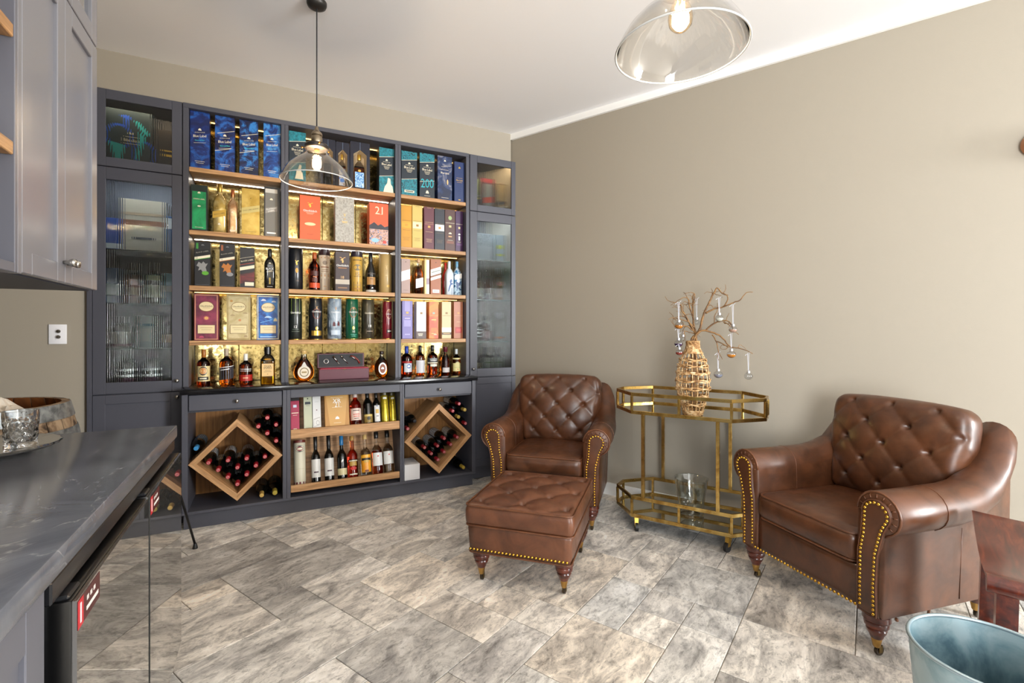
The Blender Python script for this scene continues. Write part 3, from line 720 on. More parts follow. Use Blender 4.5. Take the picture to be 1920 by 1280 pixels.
# three opened presentation cases with bottles standing inside
def open_case(px0,px1,pyt,label):
    cx,W,H = bx_geom(px0,px1,pyt,S[0],YT); D = .10
    t = thing('presentation_case', label, 'box', (cx,YT,S[0]+.0004), 0, 'opened presentation cases on the top shelf')
    nv = '#0D0F22'
    part('carton', MB().box(-W/2,W/2,D-.006,D,0,H).box(-W/2,-W/2+.004,.0,D,0,H).box(W/2-.004,W/2,.0,D,0,H).box(-W/2,W/2,0,D,0,.006).box(-W/2,W/2,0,D,H-.006,H), flat(nv,.4), t)
    iw = W*.66; n = [(-iw/2,.03*H),(iw/2,.03*H),(iw/2,.74*H),(0,.84*H),(-iw/2,.74*H)]
    o = [(-W/2+.004,.006),(W/2-.004,.006),(W/2-.004,.80*H),(0,H-.006),(-W/2+.004,.80*H)]
    m = MB(); k = len(n)
    vs = [(x,0,z) for x,z in o]+[(x,0,z) for x,z in n]
    m.add(vs,[(i,(i+1)%k,k+(i+1)%k,k+i) for i in range(k)]); m.add([(-W/2+.004,0,.80*H),(0,0,H-.006),(-W/2+.004,0,H-.006),(W/2-.004,0,.80*H),(W/2-.004,0,H-.006)],[(0,1,2),(3,4,1)])
    part('front', m.mesh(), flat(nv,.4), t)
    m = MB(); vs = [(x,.0005,z) for x,z in n]+[(x*.93,D-.008,z) for x,z in n]
    m.add(vs,[(i,(i+1)%k,k+(i+1)%k,k+i) for i in range(k)]+[[k+i for i in range(k)]])
    part('lining', m.mesh(), flat('#D9C6A6',.6), t)
    part('door_seam', MB().box(-.0006,.0006,-.0008,0,.84*H,H), flat('#8FA6C8',.4), t)
    return cx, W, H
def case_bottle(cx,W,H,lab,cap,mat,pr,liq=AMBER):
    bottle(0,0,0,S[0]+.03*H+.0015,'square',liq,lab,(cap,.16),pr,'bottles inside the presentation cases',y=YT+.048,flatn=.62,fill=.64,geom=(cx,W*.50,H*.74))
c = open_case(601,629,261,'opened navy presentation case behind the pendant lamp rim')
case_bottle(*c,'dark blue bottle inside the case behind the pendant lamp',flat('#1B2A6A',.3),None,[],glass('#15204E',.0,1.36))
c = open_case(629.7,655.5,267,'opened navy presentation case, middle one of three')
case_bottle(*c,'gold-capped bottle with blue and brown scallop print inside its case',GOLD,None,[L(0,.30,.92,.52,cloudy('#2E62B8','#D9DCE0',55,'#7A4A22',.4,.2)),('e',0,.5,.5,.10,'#3D7AD0'),('e',0,.2,.6,.12,'#3D7AD0')])
c = open_case(656.5,693.5,267,'opened navy presentation case nearest the teal rock-drawing box')
case_bottle(*c,'gold-capped bottle with blue wave artwork inside its case',GOLD,None,[L(0,.26,.92,.44,cloudy('#2C5FA8','#6FA6D8',45,'#CFE2EE',.4,2.0)),('e',0,.52,.3,.07,'#D9A93E')])

# ------------------------------------------------------------------ second shelf
z = S[1]; g = 'boxes and bottles on the second shelf'
gift_box(355,389,346.5,z,'#14241F','dark box with emerald green front panel',[L(0,.46,.82,.80,cloudy('#0E7A46','#1FA060',8,None,.35)),('c',0,.84,.18,.05,CR),TX('GREEN LABEL',0,.70,.7,CR),('e',0,.55,.2,.03,CR),L(0,.1,.5,.006,CR)],g)
bottle(399,425,346,z,'square',cloudy('#B99A4E','#D9C58A',20,None,.15,.5,.6),'gold-tinted square bottle with slanted gold label',(GOLD,.15),[L(0,.40,.95,.13,GOLD,.28),TX('GOLD LABEL',0,.40,.8,'#4A3A18',.28),('c',0,.2,.2,.05,CR)],g,flatn=.8,upper=False,y=YF+.05)
bottle(426.5,446,356,z,'square',cloudy('#B98A5E','#E0BE92',20,None,.2,.5,.7),'matt copper-gold square bottle next to the gold box',(COPP,.16),[('c',0,.5,.2,.05,CR),L(0,.1,.5,.03,CR)],g,flatn=.8,upper=False,y=YF+.05)
gift_box(453,487,354,z,cloudy('#A98832','#C9AA58',10,None,.28,.4,.45),'shiny gold box with slanted dark-lettered band',[L(0,.56,1,.13,'#C2B06A',.26),TX('GOLD LABEL RESERVE',0,.56,.86,'#3A3018',.26),('e',0,.80,.05,.015,BK),L(0,.09,.6,.006,'#6A5420')],g)
gift_box(495,528,351,z,'#17181C','black-edged box with grey front and slanted silver band',[L(-.05,.45,.74,.86,'#6E6C66'),L(-.05,.92,.74,.08,'#BFBDB6'),L(-.05,.55,.74,.10,'#8E8B84',.26),TX('PLATINUM',-.05,.57,.6,WH,.26),TX('LABEL',-.05,.53,.4,WH,.26),('c',-.05,.76,.18,.05,CR),L(-.05,.09,.56,.03,WH)],g)
STAG = lambda cx,cz,w,h,c: ('s',cx,cz,w,h,c)
gift_box(562,600.6,367,z,flat('#D65A2C',.45),'plain orange box with stag emblem and cream oval',[STAG(0,.80,.26,.11,'#F2C23A'),TX('Glenfiddich',0,.665,.66,WH),L(0,.62,.4,.005,CR),L(0,.595,.3,.005,CR),('e',0,.37,.54,.07,'#E9CFA0'),L(0,.14,.3,.01,'#B0441C')],g)
gift_box(628.6,664,370,z,cloudy('#97948D','#B5B3AC',90,None,.5,.2),'pale silver textured box with tiny gold letters',[STAG(0,.62,.16,.07,'#E0C070'),L(0,.53,.10,.012,GOLD),L(0,.475,.3,.012,'#E0C070'),L(0,.45,.26,.012,'#E0C070')],g)
ART = cloudy('#3C6E9E','#E8B49A',30,'#27323E',.45,2.5)
gift_box(692.6,728,381,z,flat('#D9582E',.45),'orange box numbered 21 with painted mountain and wave artwork',[L(0,.23,1,.46,ART),('g',0,.47,1,.16,'#2A2733',[(-.5,-.5),(.5,-.5),(.5,.1),(.3,-.1),(.1,.3),(-.05,.05),(-.25,.5),(-.5,.0)]),TX('21',0,.83,.40,'#E9D9B8',0,1.1),L(0,.745,.4,.006,'#E9D9B8'),('e',-.2,.13,.4,.1,'#8FC0DC'),('e',.3,.1,.2,.07,'#D9483C')],g)
def slimbox(px0,px1,pyt,c,label,tag,tagc,txt):
    gift_box(px0,px1,pyt,z,c,label,[L(0,.545,.9,.15,tag),('r',0,.60,.9,.004,txt),TX('GLENMORANGIE',0,.64,.8,txt),L(0,.54,.24,.05,tagc),L(0,.42,.7,.006,txt),L(0,.25,.6,.006,txt),L(0,.22,.5,.006,txt),L(0,.19,.55,.006,txt),L(0,.975,.4,.006,txt)],g)
slimbox(752,772,384,flat('#C88C14',.4),'plain golden yellow slim box at the shelf divider','#D8A024','#C48C1C','#8A6414')
slimbox(773,792,385,flat('#C9B05E',.4),'pale straw yellow slim box with cream square','#EFE4B0','#9A6E28','#8A7434')
slimbox(795,814,388,flat('#5A2330',.4),'burgundy slim box with gold square','#6A2C3A','#C79A4C','#D8B48A')
slimbox(815,833.7,391,flat('#1E222C',.4),'black slim box with white label square','#E8E8E6','#B98A3E','#7A6A50')
gift_box(834.3,853.5,393,z,flat('#4A2822',.4),'dark brown slim box with green crest',[('e',0,.80,.34,.10,'#9FB87A'),TX('GLENMORANGIE',0,.68,.86,CR),L(0,.60,.24,.05,'#E2C58E'),('c',0,.44,.3,.05,CR),L(0,.36,.34,.03,'#C79A6A'),L(0,.27,.5,.006,CR),L(0,.22,.7,.06,'#7A4A3A')],g)
gift_box(854.2,873,396,z,flat('#3A1646',.4),'deep purple slim box with white thistle mark',[TX('GLENMORANGIE',0,.68,.86,CR),L(0,.59,.24,.05,'#E2C58E'),('c',0,.44,.3,.05,WH),L(0,.34,.2,.10,WH),L(0,.25,.5,.006,CR),L(0,.19,.7,.06,'#5E3A6A')],g)

# ------------------------------------------------------------------ third shelf
z = S[2]; g = 'boxes and bottles on the third shelf'
def blackbox(px0,px1,pyt,label,c1,c2,acc,ctop):
    gift_box(px0,px1,pyt,z,flat('#1C1D22',.42),label,[L(-.33,.90,.14,.13,ctop),('c',.02,.93,.2,.04,'#6A6A70'),L(0,.76,1,.12,BK,.24),TX('BLACK LABEL',0,.775,.8,'#9A9488',.24),L(0,.655,1,.055,CR,.24),L(0,.62,1,.012,acc,.24),TX('12',-.36,.63,.12,BK,.24),
        ('g',-.02,.43,.72,.26,c1,[(-.5,.1),(-.3,.45),(-.05,.3),(.1,.5),(.3,.3),(.5,.35),(.3,0),(.4,-.3),(.1,-.5),(-.1,-.2),(-.35,-.3),(-.25,0)]),('e',.18,.30,.44,.09,c2),L(0,.04,.8,.006,'#5A5A60')],g)
blackbox(364.7,394.4,453,'tall black box with grey map shape and green patch','#8C8C8C','#5AA02E','#4FA23A','#3A8A3A')
blackbox(411.6,440,457,'tall black box with orange map shape and grey patch','#B5702E','#8C8C90','#C07A3A','#9A5A3A')
gift_box(449.7,477,464,z,flat('#1C1D22',.42),'black box with slanted cream stripe and dark red fade',[L(0,.26,1,.24,cloudy('#2A1416','#7A1E22',6),.24),L(0,.67,1,.14,BK,.24),TX('BLACK LABEL',0,.68,.84,CR,.24),L(0,.60,1,.012,'#A0342A',.24),L(0,.50,1,.08,CR,.24),L(0,.755,1,.005,CR,.24),L(.15,.10,.62,.09,CR)],g)
bottle(495.6,516,467,z,'square',flat('#141512',.12,0,.6),'black square bottle with gold figure emblem',(flat('#101010',.3),.2),[('c',0,.64,.2,.04,CR),TX('BLACK',0,.50,.7,WH,0,1.2),TX('LABEL',0,.44,.55,CR,.2),L(0,.20,.14,.16,'#A68A2E'),L(0,.06,.5,.006,WH)],g,flatn=.9,upper=False)
tube_can(541,568,467,z,flat('#15181D',.28,0,.3),'black gift tube with gold stag and gold drop',[STAG(.05,.66,.26,.12,GOLD),('e',.06,.47,.2,.12,'#D89A30'),L(.1,.22,.2,.02,'#5A4030')],g)
bottle(579,600,473.5,z,'wine',DEEP,'amber bottle with orange band beside the cream and brown tube',(flat('#A5501E',.35),.17),[L(0,.14,1.3,.13,'#D2502A'),L(0,.45,.7,.12,'#4A1C14'),L(0,.28,.5,.1,'#5A2A1E'),L(0,.36,.36,.02,'#C9784A')],g,fill=.6,y=YF+.05,upper=DEEP)
tube_can(597.5,619,468,z,flat('#CBBBA6',.4),'cream and brown gift tube with oval portrait',[L(0,.16,2.6,.30,'#4A2A2C'),L(0,.42,2.6,.02,'#6A3A32'),L(0,.38,2.6,.04,'#B5793A'),L(0,.80,2.6,.02,'#B5793A'),('e',0,.68,.4,.10,'#8A7B6C'),L(0,.58,.7,.02,'#8A5A3A'),L(0,.52,.5,.012,'#8A6A4A'),L(0,.48,.6,.012,'#8A6A4A'),L(0,.13,.2,.02,'#B58A5A')],g,capband=(.14,flat('#3A2629',.35)),yf=YF+.10)
gift_box(629,655.4,472,z,flat('#362A2E',.4),'dark brown box with stag head and cream band',[STAG(0,.80,.42,.16,'#E6B568'),TX('Glenfiddich',0,.655,.86,WH,0,1.1),L(0,.59,.6,.016,'#B5763A'),TX('18',0,.355,.22,'#D9B27A'),L(0,.24,1,.12,'#B5AC9E'),L(0,.09,.66,.03,'#8E6A48')],g,yf=YF-.01)
tube_can(658,679.5,472,z,flat('#C09A45',.35,0,.2),'mustard gold gift tube with dark cap and grey oval',[L(0,.13,2.6,.24,'#33241F'),('e',0,.60,.74,.15,'#6F6650'),L(0,.78,.8,.02,'#5A4520'),TX('15',0,.44,.3,'#5A4520'),L(0,.38,.6,.012,'#5A4520'),L(0,.17,.6,.02,'#A98A5A'),L(0,.08,.8,.03,'#A9793A')],g,capband=(.14,flat('#2E2730',.3)))
bottle(685,704.6,474,z,'cork',flat('#101112',.12,0,.6),'black cognac bottle with copper label and clear base',(flat('#15161A',.25),.28),[L(0,.29,.9,.19,'#A67A44'),L(0,.34,.3,.02,'#5A3A18'),L(0,.47,1.0,.03,'#3A3026'),L(0,.135,1.2,.07,DEEP),L(0,.04,1.2,.05,'#C9C6BE')],g,upper=False)
tube_can(711,735,477,z,flat('#AE935E',.42,0,.1),'plain matt gold gift tube at the end of its bay',[STAG(.0,.66,.22,.12,'#CDB37A'),L(0,.45,.2,.02,'#CDB37A',0),L(.12,.18,.24,.06,'#C79A3E'),L(0,.53,2.4,.004,'#8A7240')],g)
gift_box(752.5,769,485,z,flat('#A68C84',.42),'dusty pink slim box with broad white slanted band',[L(0,.53,1,.28,WH,.34),('e',0,.91,.12,.025,'#3A3030'),TX('JOHNNIE WALKER',0,.60,.84,'#9A9290',.34),L(0,.50,.8,.006,'#9A9290',.34),L(0,.44,.8,.006,'#9A9290',.34),L(0,.10,.5,.006,'#4A3A38')],g)
bottle(777.5,792,486,z,'square',AMBER,'amber bottle with tilted white label on the third shelf',(flat('#C9A27A',.35),.10),[L(0,.32,.94,.26,WH,.25),L(0,.34,.7,.01,'#9A9A96',.25),L(0,.30,.7,.01,'#9A9A96',.25)],g,flatn=.9,fill=.72)
gift_box(796,805,487,z,flat('#DDBB78',.4),'narrow cream-gold carton between amber bottle and tan box',[L(.18,.5,.6,1,'#E4E0DA'),L(.18,.38,.6,.18,'#9A8A9A')],g,depth=.08)
gift_box(807.5,827,486,z,flat('#9C5A34',.42),'tan brown box with two white slanted bands',[L(0,.66,1,.18,WH,.34),L(0,.66,.84,.02,'#4A5A40',.34),L(0,.55,1,.012,'#2A3A2A',.34),L(0,.48,1,.08,WH,.34),('e',0,.91,.1,.025,'#3A2A20'),L(0,.10,.64,.09,WH),L(0,.10,.5,.02,'#9A9490')],g)
bottle(829.5,841,493,z,'square',flat('#B51E1C',.2,0,.4),'red bottle half hidden behind the white bottle',(flat('#B51E1C',.3),.22),[],g,flatn=.9,upper=False,y=3.95)
bottle(835,849.2,490,z,'square',flat('#C9D6E0',.3,0,.3),'frosted white bottle with blue ink figures',(flat('#D4DEE6',.3),.22),[('g',.05,.30,.7,.38,'#1F4A86',[(-.5,-.5),(-.3,-.1),(-.1,.1),(-.2,.3),(.1,.5),(.3,.3),(.1,.2),(.5,.1),(.1,0),(-.1,-.2),(-.35,-.5)]),L(.2,.12,.06,.2,'#1F4A86',2.0)],g,flatn=.9,upper=False)
bottle(849.6,864,490.5,z,'square',cloudy('#2E6E9A','#BFD6E4',24,'#1E4E78',.2,1.0,0,.4,.6),'blue bottle with white slanted label beside frosted bottle',(flat('#6FA8CC',.3),.16),[L(0,.55,.9,.14,WH,.25),('g',0,.28,.8,.30,'#1F3F70',[(-.5,.5),(.1,.3),(.5,.5),(.3,.1),(.0,-.1),(-.2,-.5),(-.3,.1)])],g,flatn=.9,upper=False)

# ------------------------------------------------------------------ fourth shelf
z = S[3]; g = 'boxes and tubes on the fourth shelf'
def agebox(px0,px1,pyt,mat,label,c_line,c_lab,extra):
    gift_box(px0,px1,pyt,z,mat,label,[('f',0,.5,.94,.97,c_line)]+extra+[('e',0,.73,.62,.22,'#7A5A2A'),('e',0,.73,.58,.20,c_lab),TX('Glenfiddich',0,.74,.50,'#4A3A28'),L(0,.70,.3,.005,'#7A5A3A'),L(0,.24,.72,.19,'#6A4A2A'),L(0,.24,.69,.175,c_lab),L(0,.27,.5,.006,'#8A6A4A'),L(0,.23,.4,.006,'#8A6A4A')],g,yf=3.83)
agebox(363.8,409.7,551,cloudy('#5A1A33','#8A2E4C',8,None,.4),'maroon red box with cream cartouche and emblem seal','#C98A6A','#E0CDA0',[('e',0,.48,.18,.07,'#D9A060'),('o',0,.48,.26,.10,'#B0405A'),('c',-.2,.08,.2,.05,'#C04A6A')])
agebox(425,469.4,552.5,cloudy('#B8A878','#CCBE94',12,None,.45),'cream parchment box with map drawings','#A08A52','#DDD0A2',[('e',-.3,.86,.12,.05,'#B58A4A'),('e',.05,.44,.12,.05,'#C98A5A'),('c',-.25,.55,.2,.04,'#A5906A'),('c',.28,.60,.2,.04,'#A5906A'),('c',.3,.09,.16,.06,'#A5906A')])
agebox(481.5,523.7,554,cloudy('#0F2F72','#1C5AAE',9,'#3A86CE',.4),'bright blue box with cream cartouche and ship drawings','#D6CFA8','#E2CFA6',[('c',-.2,.90,.22,.06,'#D6DCE6'),('c',.25,.87,.2,.05,'#D6DCE6'),('c',.0,.52,.3,.05,'#B9D2EA'),('c',.32,.46,.16,.10,'#D6CFA8'),L(-.1,.42,.5,.012,'#6FB0E4',.3),L(0,.07,.7,.02,'#A9D0F0')])
def age_tube(px0,px1,pyt,mat,label,pr): tube_can(px0,px1,pyt,z,mat,label,pr,g,rim=GOLD,yf=3.80)
GT = lambda cz: [STAG(.06,cz+.09,.16,.08,'#D9A050'),TX('Glenfiddich',.06,cz,.72,WH,0,1.15)]
age_tube(541,566.5,559,flat('#1B211E',.3,0,.3),'dark green ombre gift tube marked 12 at the bay divider',[L(0,.80,2.6,.38,cloudy('#4F6A1C','#8FA83E',6,None,.3))]+[TX('Glenfiddich',.0,.65,.8,WH,0,1.15),TX('12',.0,.31,.22,WH),L(0,.25,.5,.006,'#8A9A8A'),L(0,.20,.6,.006,'#8A9A8A')])
age_tube(579,604.5,558.5,flat('#14181F',.3,0,.3),'black gift tube with gold panel near the base',[('o',.05,.62,.6,.26,'#6A3A2E')]+GT(.67)+[('e',.05,.27,.2,.08,GOLD),L(.05,.155,.8,.115,GOLD)])
age_tube(614,640.6,559,cloudy('#4E5E70','#8798A8',7,'#A9B6C2',.3),'grey blue gift tube with cottage scene',GT(.66)+[('g',0,.38,.9,.20,'#C2CED8',[(-.5,-.4),(.5,-.5),(.5,.3),(.2,.5),(-.1,.3),(-.5,.4)]),('g',-.08,.38,.2,.12,'#5A2A2E',[(-.5,-.5),(.5,-.5),(.4,.1),(0,.5),(-.4,.1)]),('g',.24,.39,.2,.12,'#5A2A2E',[(-.5,-.5),(.5,-.5),(.4,.1),(0,.5),(-.4,.1)]),TX('21',.05,.27,.14,'#4A5A70'),L(.05,.165,.66,.11,'#B7C6D6')])
age_tube(648,672,560,flat('#0E5238',.28,0,.35),'emerald green gift tube marked 15',[('o',.05,.66,.6,.26,'#8A5A3A')]+GT(.67)+[('e',.05,.28,.18,.08,GOLD),TX('15',.08,.19,.16,WH),L(.08,.12,.5,.02,'#2E8A72'),L(.08,.08,.4,.02,'#2E8A72')])
age_tube(678,702,561,cloudy('#1D1A17','#4A4432',5,None,.3),'smoky brown gift tube marked 18',[TX('Glenfiddich',.04,.65,.72,'#E0D8C0',0,1.15),TX('18',.08,.33,.22,WH),('f',.08,.20,.6,.12,'#8A7A68'),L(.08,.20,.5,.02,'#8A7A68')])
age_tube(717,738,565,flat('#6E1724',.28,0,.35),'crimson gift tube with black name plate',[L(0,.28,2.4,.26,'#9A1424'),('o',.1,.66,.6,.26,'#C9A08A')]+[STAG(.1,.74,.16,.08,'#D9A050'),TX('Glenfiddich',.1,.66,.66,WH,0,1.15),L(.14,.21,.56,.09,'#17090B'),L(.14,.21,.4,.03,'#D9D0C8')])
def glb(px0,px1,pyt,mat,label,pr,yf=YF): gift_box(px0,px1,pyt,z,mat,label,pr,g,yf=yf)
GS = lambda c,c2: [L(0,.69,.24,.05,c),TX('GLENMORANGIE',0,.62,.84,c2)]
glb(754,773.5,564,flat('#7B74B0',.42),'lilac box with printed square panel',[L(0,.86,.5,.27,'#9A94C8')]+GS('#C9A24A','#C9A86A')+[L(0,.54,.5,.02,'#C9C2E6'),L(0,.41,.66,.17,'#9A94C8'),L(0,.12,.5,.03,'#A9A4D2')])
glb(781,799,565.5,flat('#DEDCDA',.42),'white box with dark brown lower panel',GS('#8A6A3A','#A5A09A')+[L(0,.10,1,.20,'#584844'),L(-.1,.13,.5,.02,CR),L(-.1,.09,.4,.02,CR)])
glb(804.5,822,565.5,cloudy('#C8481A','#F08A1E',5,None,.4),'glowing orange box without panel',GS('#8AB0A0','#F2C27A')+[L(0,.24,.64,.11,'#E2742E'),L(0,.14,.5,.015,'#F2C27A'),L(.15,.11,.3,.015,'#F2E2C2'),L(0,.51,.5,.02,'#FFD27A')])
glb(828.5,846,565.5,flat('#CDBB8E',.42),'beige box with white strip over brown strip',GS('#8A6A2E','#8A7A4A')+[L(0,.24,1,.12,WH),L(0,.135,1,.06,'#4A3020'),L(0,.135,.7,.02,'#C9A86A')])
glb(851,868,565.5,flat('#AF6E50',.42),'salmon brown box with red square',GS('#C98A4A','#D9B48A')+[L(0,.45,.4,.01,'#D9B48A'),L(0,.23,.7,.16,'#A82822'),L(0,.23,.5,.08,'#C04038')])

# ------------------------------------------------------------------ bottles on the bench top
z = ZT+.0002; g = 'spirit bottles on the bench top'
def wb_(px0,px1,pyt,pyb,kind,liq,lab,cap,pr,**k):
    yb = max(3.66, min(3.95, floor_pt((px0+px1)/2,pyb,ZT)[1]))
    kk = dict(fill=.66); kk.update(k); bottle(px0,px1,pyt,z,kind,liq,lab,cap,pr,g,y=yb+(k.get('dy',.035)),**{a:b for a,b in kk.items() if a != 'dy'})
wb_(369,395,655,723,'squat',DEEP,'dark amber bottle with cream label and round black bird badge',(flat('#A0601E',.35),.22),[L(0,.33,1.15,.42,'#D9C58E'),('e',0,.41,.62,.25,'#2A2A2E'),('e',0,.41,.46,.18,'#C98A4E'),L(0,.20,.8,.09,'#1E1A18'),L(0,.20,.5,.03,CR)])
wb_(411,438,653.5,722,'squat',AMBER,'amber bottle with grey slanted label and white script',(flat('#A89A86',.4),.20),[L(0,.33,1.5,.34,'#45434A',.12),L(0,.50,1.5,.015,WH,.12),L(-.1,.43,.7,.02,WH,.16)])
wb_(448.5,473,663,721,'squat',DEEP,'small amber bottle with red base label and white capitals',(flat('#E0DED8',.3),.22),[TX('TASMANIAN',0,.50,1.0,WH),TX('SINGLE MALT WHISKY',0,.44,1.0,WH),L(0,.22,1.5,.20,'#A8251C'),L(0,.22,.4,.04,'#D9A07A')])
wb_(488,515.6,650,720,'square',PALE,'square pale gold bottle with tan TIGER SNAKE label',(flat('#0E0E10',.25),.20),[L(0,.38,.78,.34,'#D9B67C'),TX('TIGER',0,.48,.5,'#4A3A24',0,1.2),TX('SNAKE',0,.435,.56,'#4A3A24',0,1.2),L(0,.37,.4,.008,'#6A5434'),L(0,.33,.5,.008,'#6A5434'),('c',0,.27,.08,.02,'#6A5434')],flatn=.7,fill=.62,capscale=1.4)
wb_(550,589,657,715,'tear',AMBER,'teardrop cognac decanter with white round label',(flat('#C9A86A',.3),.10),[('e',0,.30,.62,.42,'#D9CDB8'),('o',0,.30,.44,.30,'#6A5A3A'),L(0,.30,.24,.05,'#9A8456'),('g',0,.55,.30,.16,'#C9C6BE',[(-.5,-.5),(.5,-.5),(.08,.5),(-.08,.5)])],flatn=.55,fill=.68)
wb_(702,728.5,658,709,'round',AMBER,'rounded three-sided whisky bottle with metal shield badge',(flat('#241610',.3),.12),[('e',0,.36,.56,.44,SILV),('e',0,.36,.42,.34,'#7A3A14'),('c',0,.38,.2,.10,SILV)],flatn=.75,fill=.68)
wb_(752.5,772,649,704,'squat',DEEP,'amber bottle with blue cap and blue medal label',(flat('#1E3FA8',.3),.26),[L(.10,.27,.9,.30,'#C9CCD2'),('e',.10,.32,.4,.15,'#2E5AA8'),('e',.10,.32,.2,.08,WH),L(0,.46,1.2,.06,'#A8201C')])
wb_(779,796,647.5,703.5,'squat',AMBER,'amber bottle with big white pointed label',(flat('#14100E',.3),.22),[L(0,.29,1.2,.42,'#C9C9CE'),('g',0,.40,1.0,.14,'#B2B2BA',[(-.5,.5),(.5,.5),(0,-.5)])])
wb_(801.5,820,647,703,'squat',DEEP,'large dark bottle with black label over narrow white strip',(flat('#0E0E10',.3),.20),[L(0,.50,1.3,.16,'#2A2C30'),L(0,.535,.8,.02,WH,0),L(0,.485,.7,.02,WH,0),L(0,.41,1.4,.035,CR),L(0,.33,.7,.08,'#D8DCCB')])
wb_(827.5,842.5,650,702.5,'conic',DEEP,'dark conical bottle with burgundy stopper and low white label',(flat('#5A0F22',.3),.18),[L(0,.17,1.0,.17,'#C9C4C2')],capscale=1.5)
wb_(848,863,654,701.5,'squat',AMBER,'amber bottle with white and blue cap and cream label',(flat('#D4DCE0',.3),.20),[L(0,.28,1.2,.32,'#DCD494'),('e',0,.45,.5,.06,'#DCD494'),L(0,.62,1.2,.05,'#DCD494'),L(0,.27,.8,.008,'#8A8A50'),('e',0,.20,.14,.03,'#C04A2A')])
# opened wine-tool box
x0 = on_y(598,700,3.80)[0]; x1 = on_y(692,700,3.80)[0]; W = x1-x0
zl = on_y(645,691,3.80)[1]; zt = on_y(645,663,3.86)[1]
wt = thing('wine_tool_box', 'opened burgundy wine tool box with accessories set in black lining', 'box', ((x0+x1)/2,3.80,z))
H1 = zl-z; MRO = flat('#5A2836',.4)
part('base', MB().cbox(-W/2,W/2,0,.10,0,H1,.003), MRO, wt)
part('rim_lining', MB().box(-W/2+.012,W/2-.004,.004,.09,H1,H1+.005), flat('#A81E3C',.5), wt)
H2 = zt-zl
lidp = part('lid', MB().cbox(-W/2-.004,W/2-.022,0,.022,0,H2,.003), MRO, wt, (0,.078,H1+.004), (-.10,0,0))
part('lining', MB().box(-W/2+.006,W/2-.032,-.0015,0,.008,H2-.008), flat('#0D0E14',.6), lidp)
part('drip_ring', MB().tube([(-W*.34+.016*math.cos(a),-.004,H2*.46+.016*math.sin(a)) for a in [2*PI*k/20 for k in range(20)]],.003,6,True).mesh(True), NICKEL, lidp)
part('pourer', MB().tube([(-W*.20,-.006,H2*.78),(-W*.16,-.006,H2*.6),(-W*.115,-.006,H2*.42)],lambda t:.008-.002*t,8).tube([(-W*.115,-.006,H2*.42),(-W*.09,-.006,H2*.26),(-W*.07,-.006,H2*.33)],.003,6).mesh(True), NICKEL, lidp)
part('stopper', MB().tube([(-W*.03,-.006,H2*.74),(W*.03,-.006,H2*.52),(W*.10,-.006,H2*.26)],lambda t:.006-.004*t,8).sphere((-W*.03,-.006,H2*.76),.007).mesh(True), NICKEL, lidp)
part('waiter_knife', MB().tube([(W*.15,-.006,H2*.78),(W*.22,-.006,H2*.74),(W*.30,-.006,H2*.52),(W*.34,-.006,H2*.26)],.007,8).mesh(True), flat('#7A2A20',.35), lidp)
part('knife_lever', MB().tube([(W*.14,-.010,H2*.74),(W*.2,-.011,H2*.70),(W*.27,-.011,H2*.50)],.004,8).mesh(True), NICKEL, lidp)
part('clasp', MB().cbox(-.008,.008,-.003,0,H1-.010,H1,.001), flat('#6A5540',.3,1.0), wt)
# ------------------------------------------------------------------ items leaning in the sloping trays
def lean_geom(px0,px1,pyt,pyb,yb,zb,rx):
    x0 = on_y(px0,800,yb)[0]; x1 = on_y(px1,800,yb)[0]; x0 = max(x0,lb[1][0]+.004); x1 = min(x1,lb[1][1]-.004)
    # height along the lean so that the top meets the pixel row
    for k in range(1,80):
        h = .005*k; y = yb+h*math.sin(rx); zz = zb+h*math.cos(rx)
        if on_y((px0+px1)/2,pyt,y)[1] <= zz: break
    return (x0+x1)/2, x1-x0, h
RX = .285
def lean_bx(px0,px1,pyt,pyb,yb,zb,mat,label,pr,group,depth=None):
    gm = lean_geom(px0,px1,pyt,pyb,yb,zb,RX)
    return gift_box(0,0,0,zb,mat,label,pr,group,yf=yb,depth=depth or .045,rx=-RX,geom=gm)
def lean_bt(px0,px1,pyt,pyb,yb,zb,kind,liq,label,cap,pr,group,**k):
    gm = lean_geom(px0,px1,pyt,pyb,yb,zb,RX)
    return bottle(0,0,0,zb,kind,liq,label,cap,pr,group,y=yb+gm[1]/2+.0,rx=-RX,geom=gm,**k)
def lean_tb(px0,px1,pyt,pyb,yb,zb,mat,label,pr,group,**k):
    gm = lean_geom(px0,px1,pyt,pyb,yb,zb,RX)
    return tube_can(0,0,0,zb,mat,label,pr,group,yf=yb,rx=-RX,geom=gm,**k)
g = 'boxes and bottles on the upper sloping tray'; y1, z1 = 3.640, .543
lean_bx(544.5,561.8,741.5,805,y1,z1,flat('#A01E46',.42),'slim crimson box with black top on the sloping tray',[L(0,.92,1,.16,'#141014'),L(0,.70,.4,.07,'#C9D6E6'),L(0,.52,.8,.02,CR),L(0,.46,.5,.008,CR),L(0,.10,.4,.03,CR)],g)
lean_bx(570,586,740,802,y1,z1,flat('#B9BDA2',.42),'sage green box with black mark on the sloping tray',[('e',0,.88,.14,.04,BK),L(0,.76,.66,.07,'#2A3438'),L(0,.69,.5,.01,'#5A6258'),L(0,.1,.6,.006,'#7A806A')],g)
lean_bx(587,602.5,739,801,y1,z1,flat('#D8D8D6',.42),'white box with pencil sketch on the sloping tray',[('e',0,.56,.14,.03,'#5A2030'),L(.0,.24,.8,.22,'#B4B4B2',.3),L(0,.24,.7,.17,'#D8D8D6',.3),('o',.1,.22,.4,.12,'#8A8A88'),L(0,.78,.5,.006,'#8A8A88')],g)
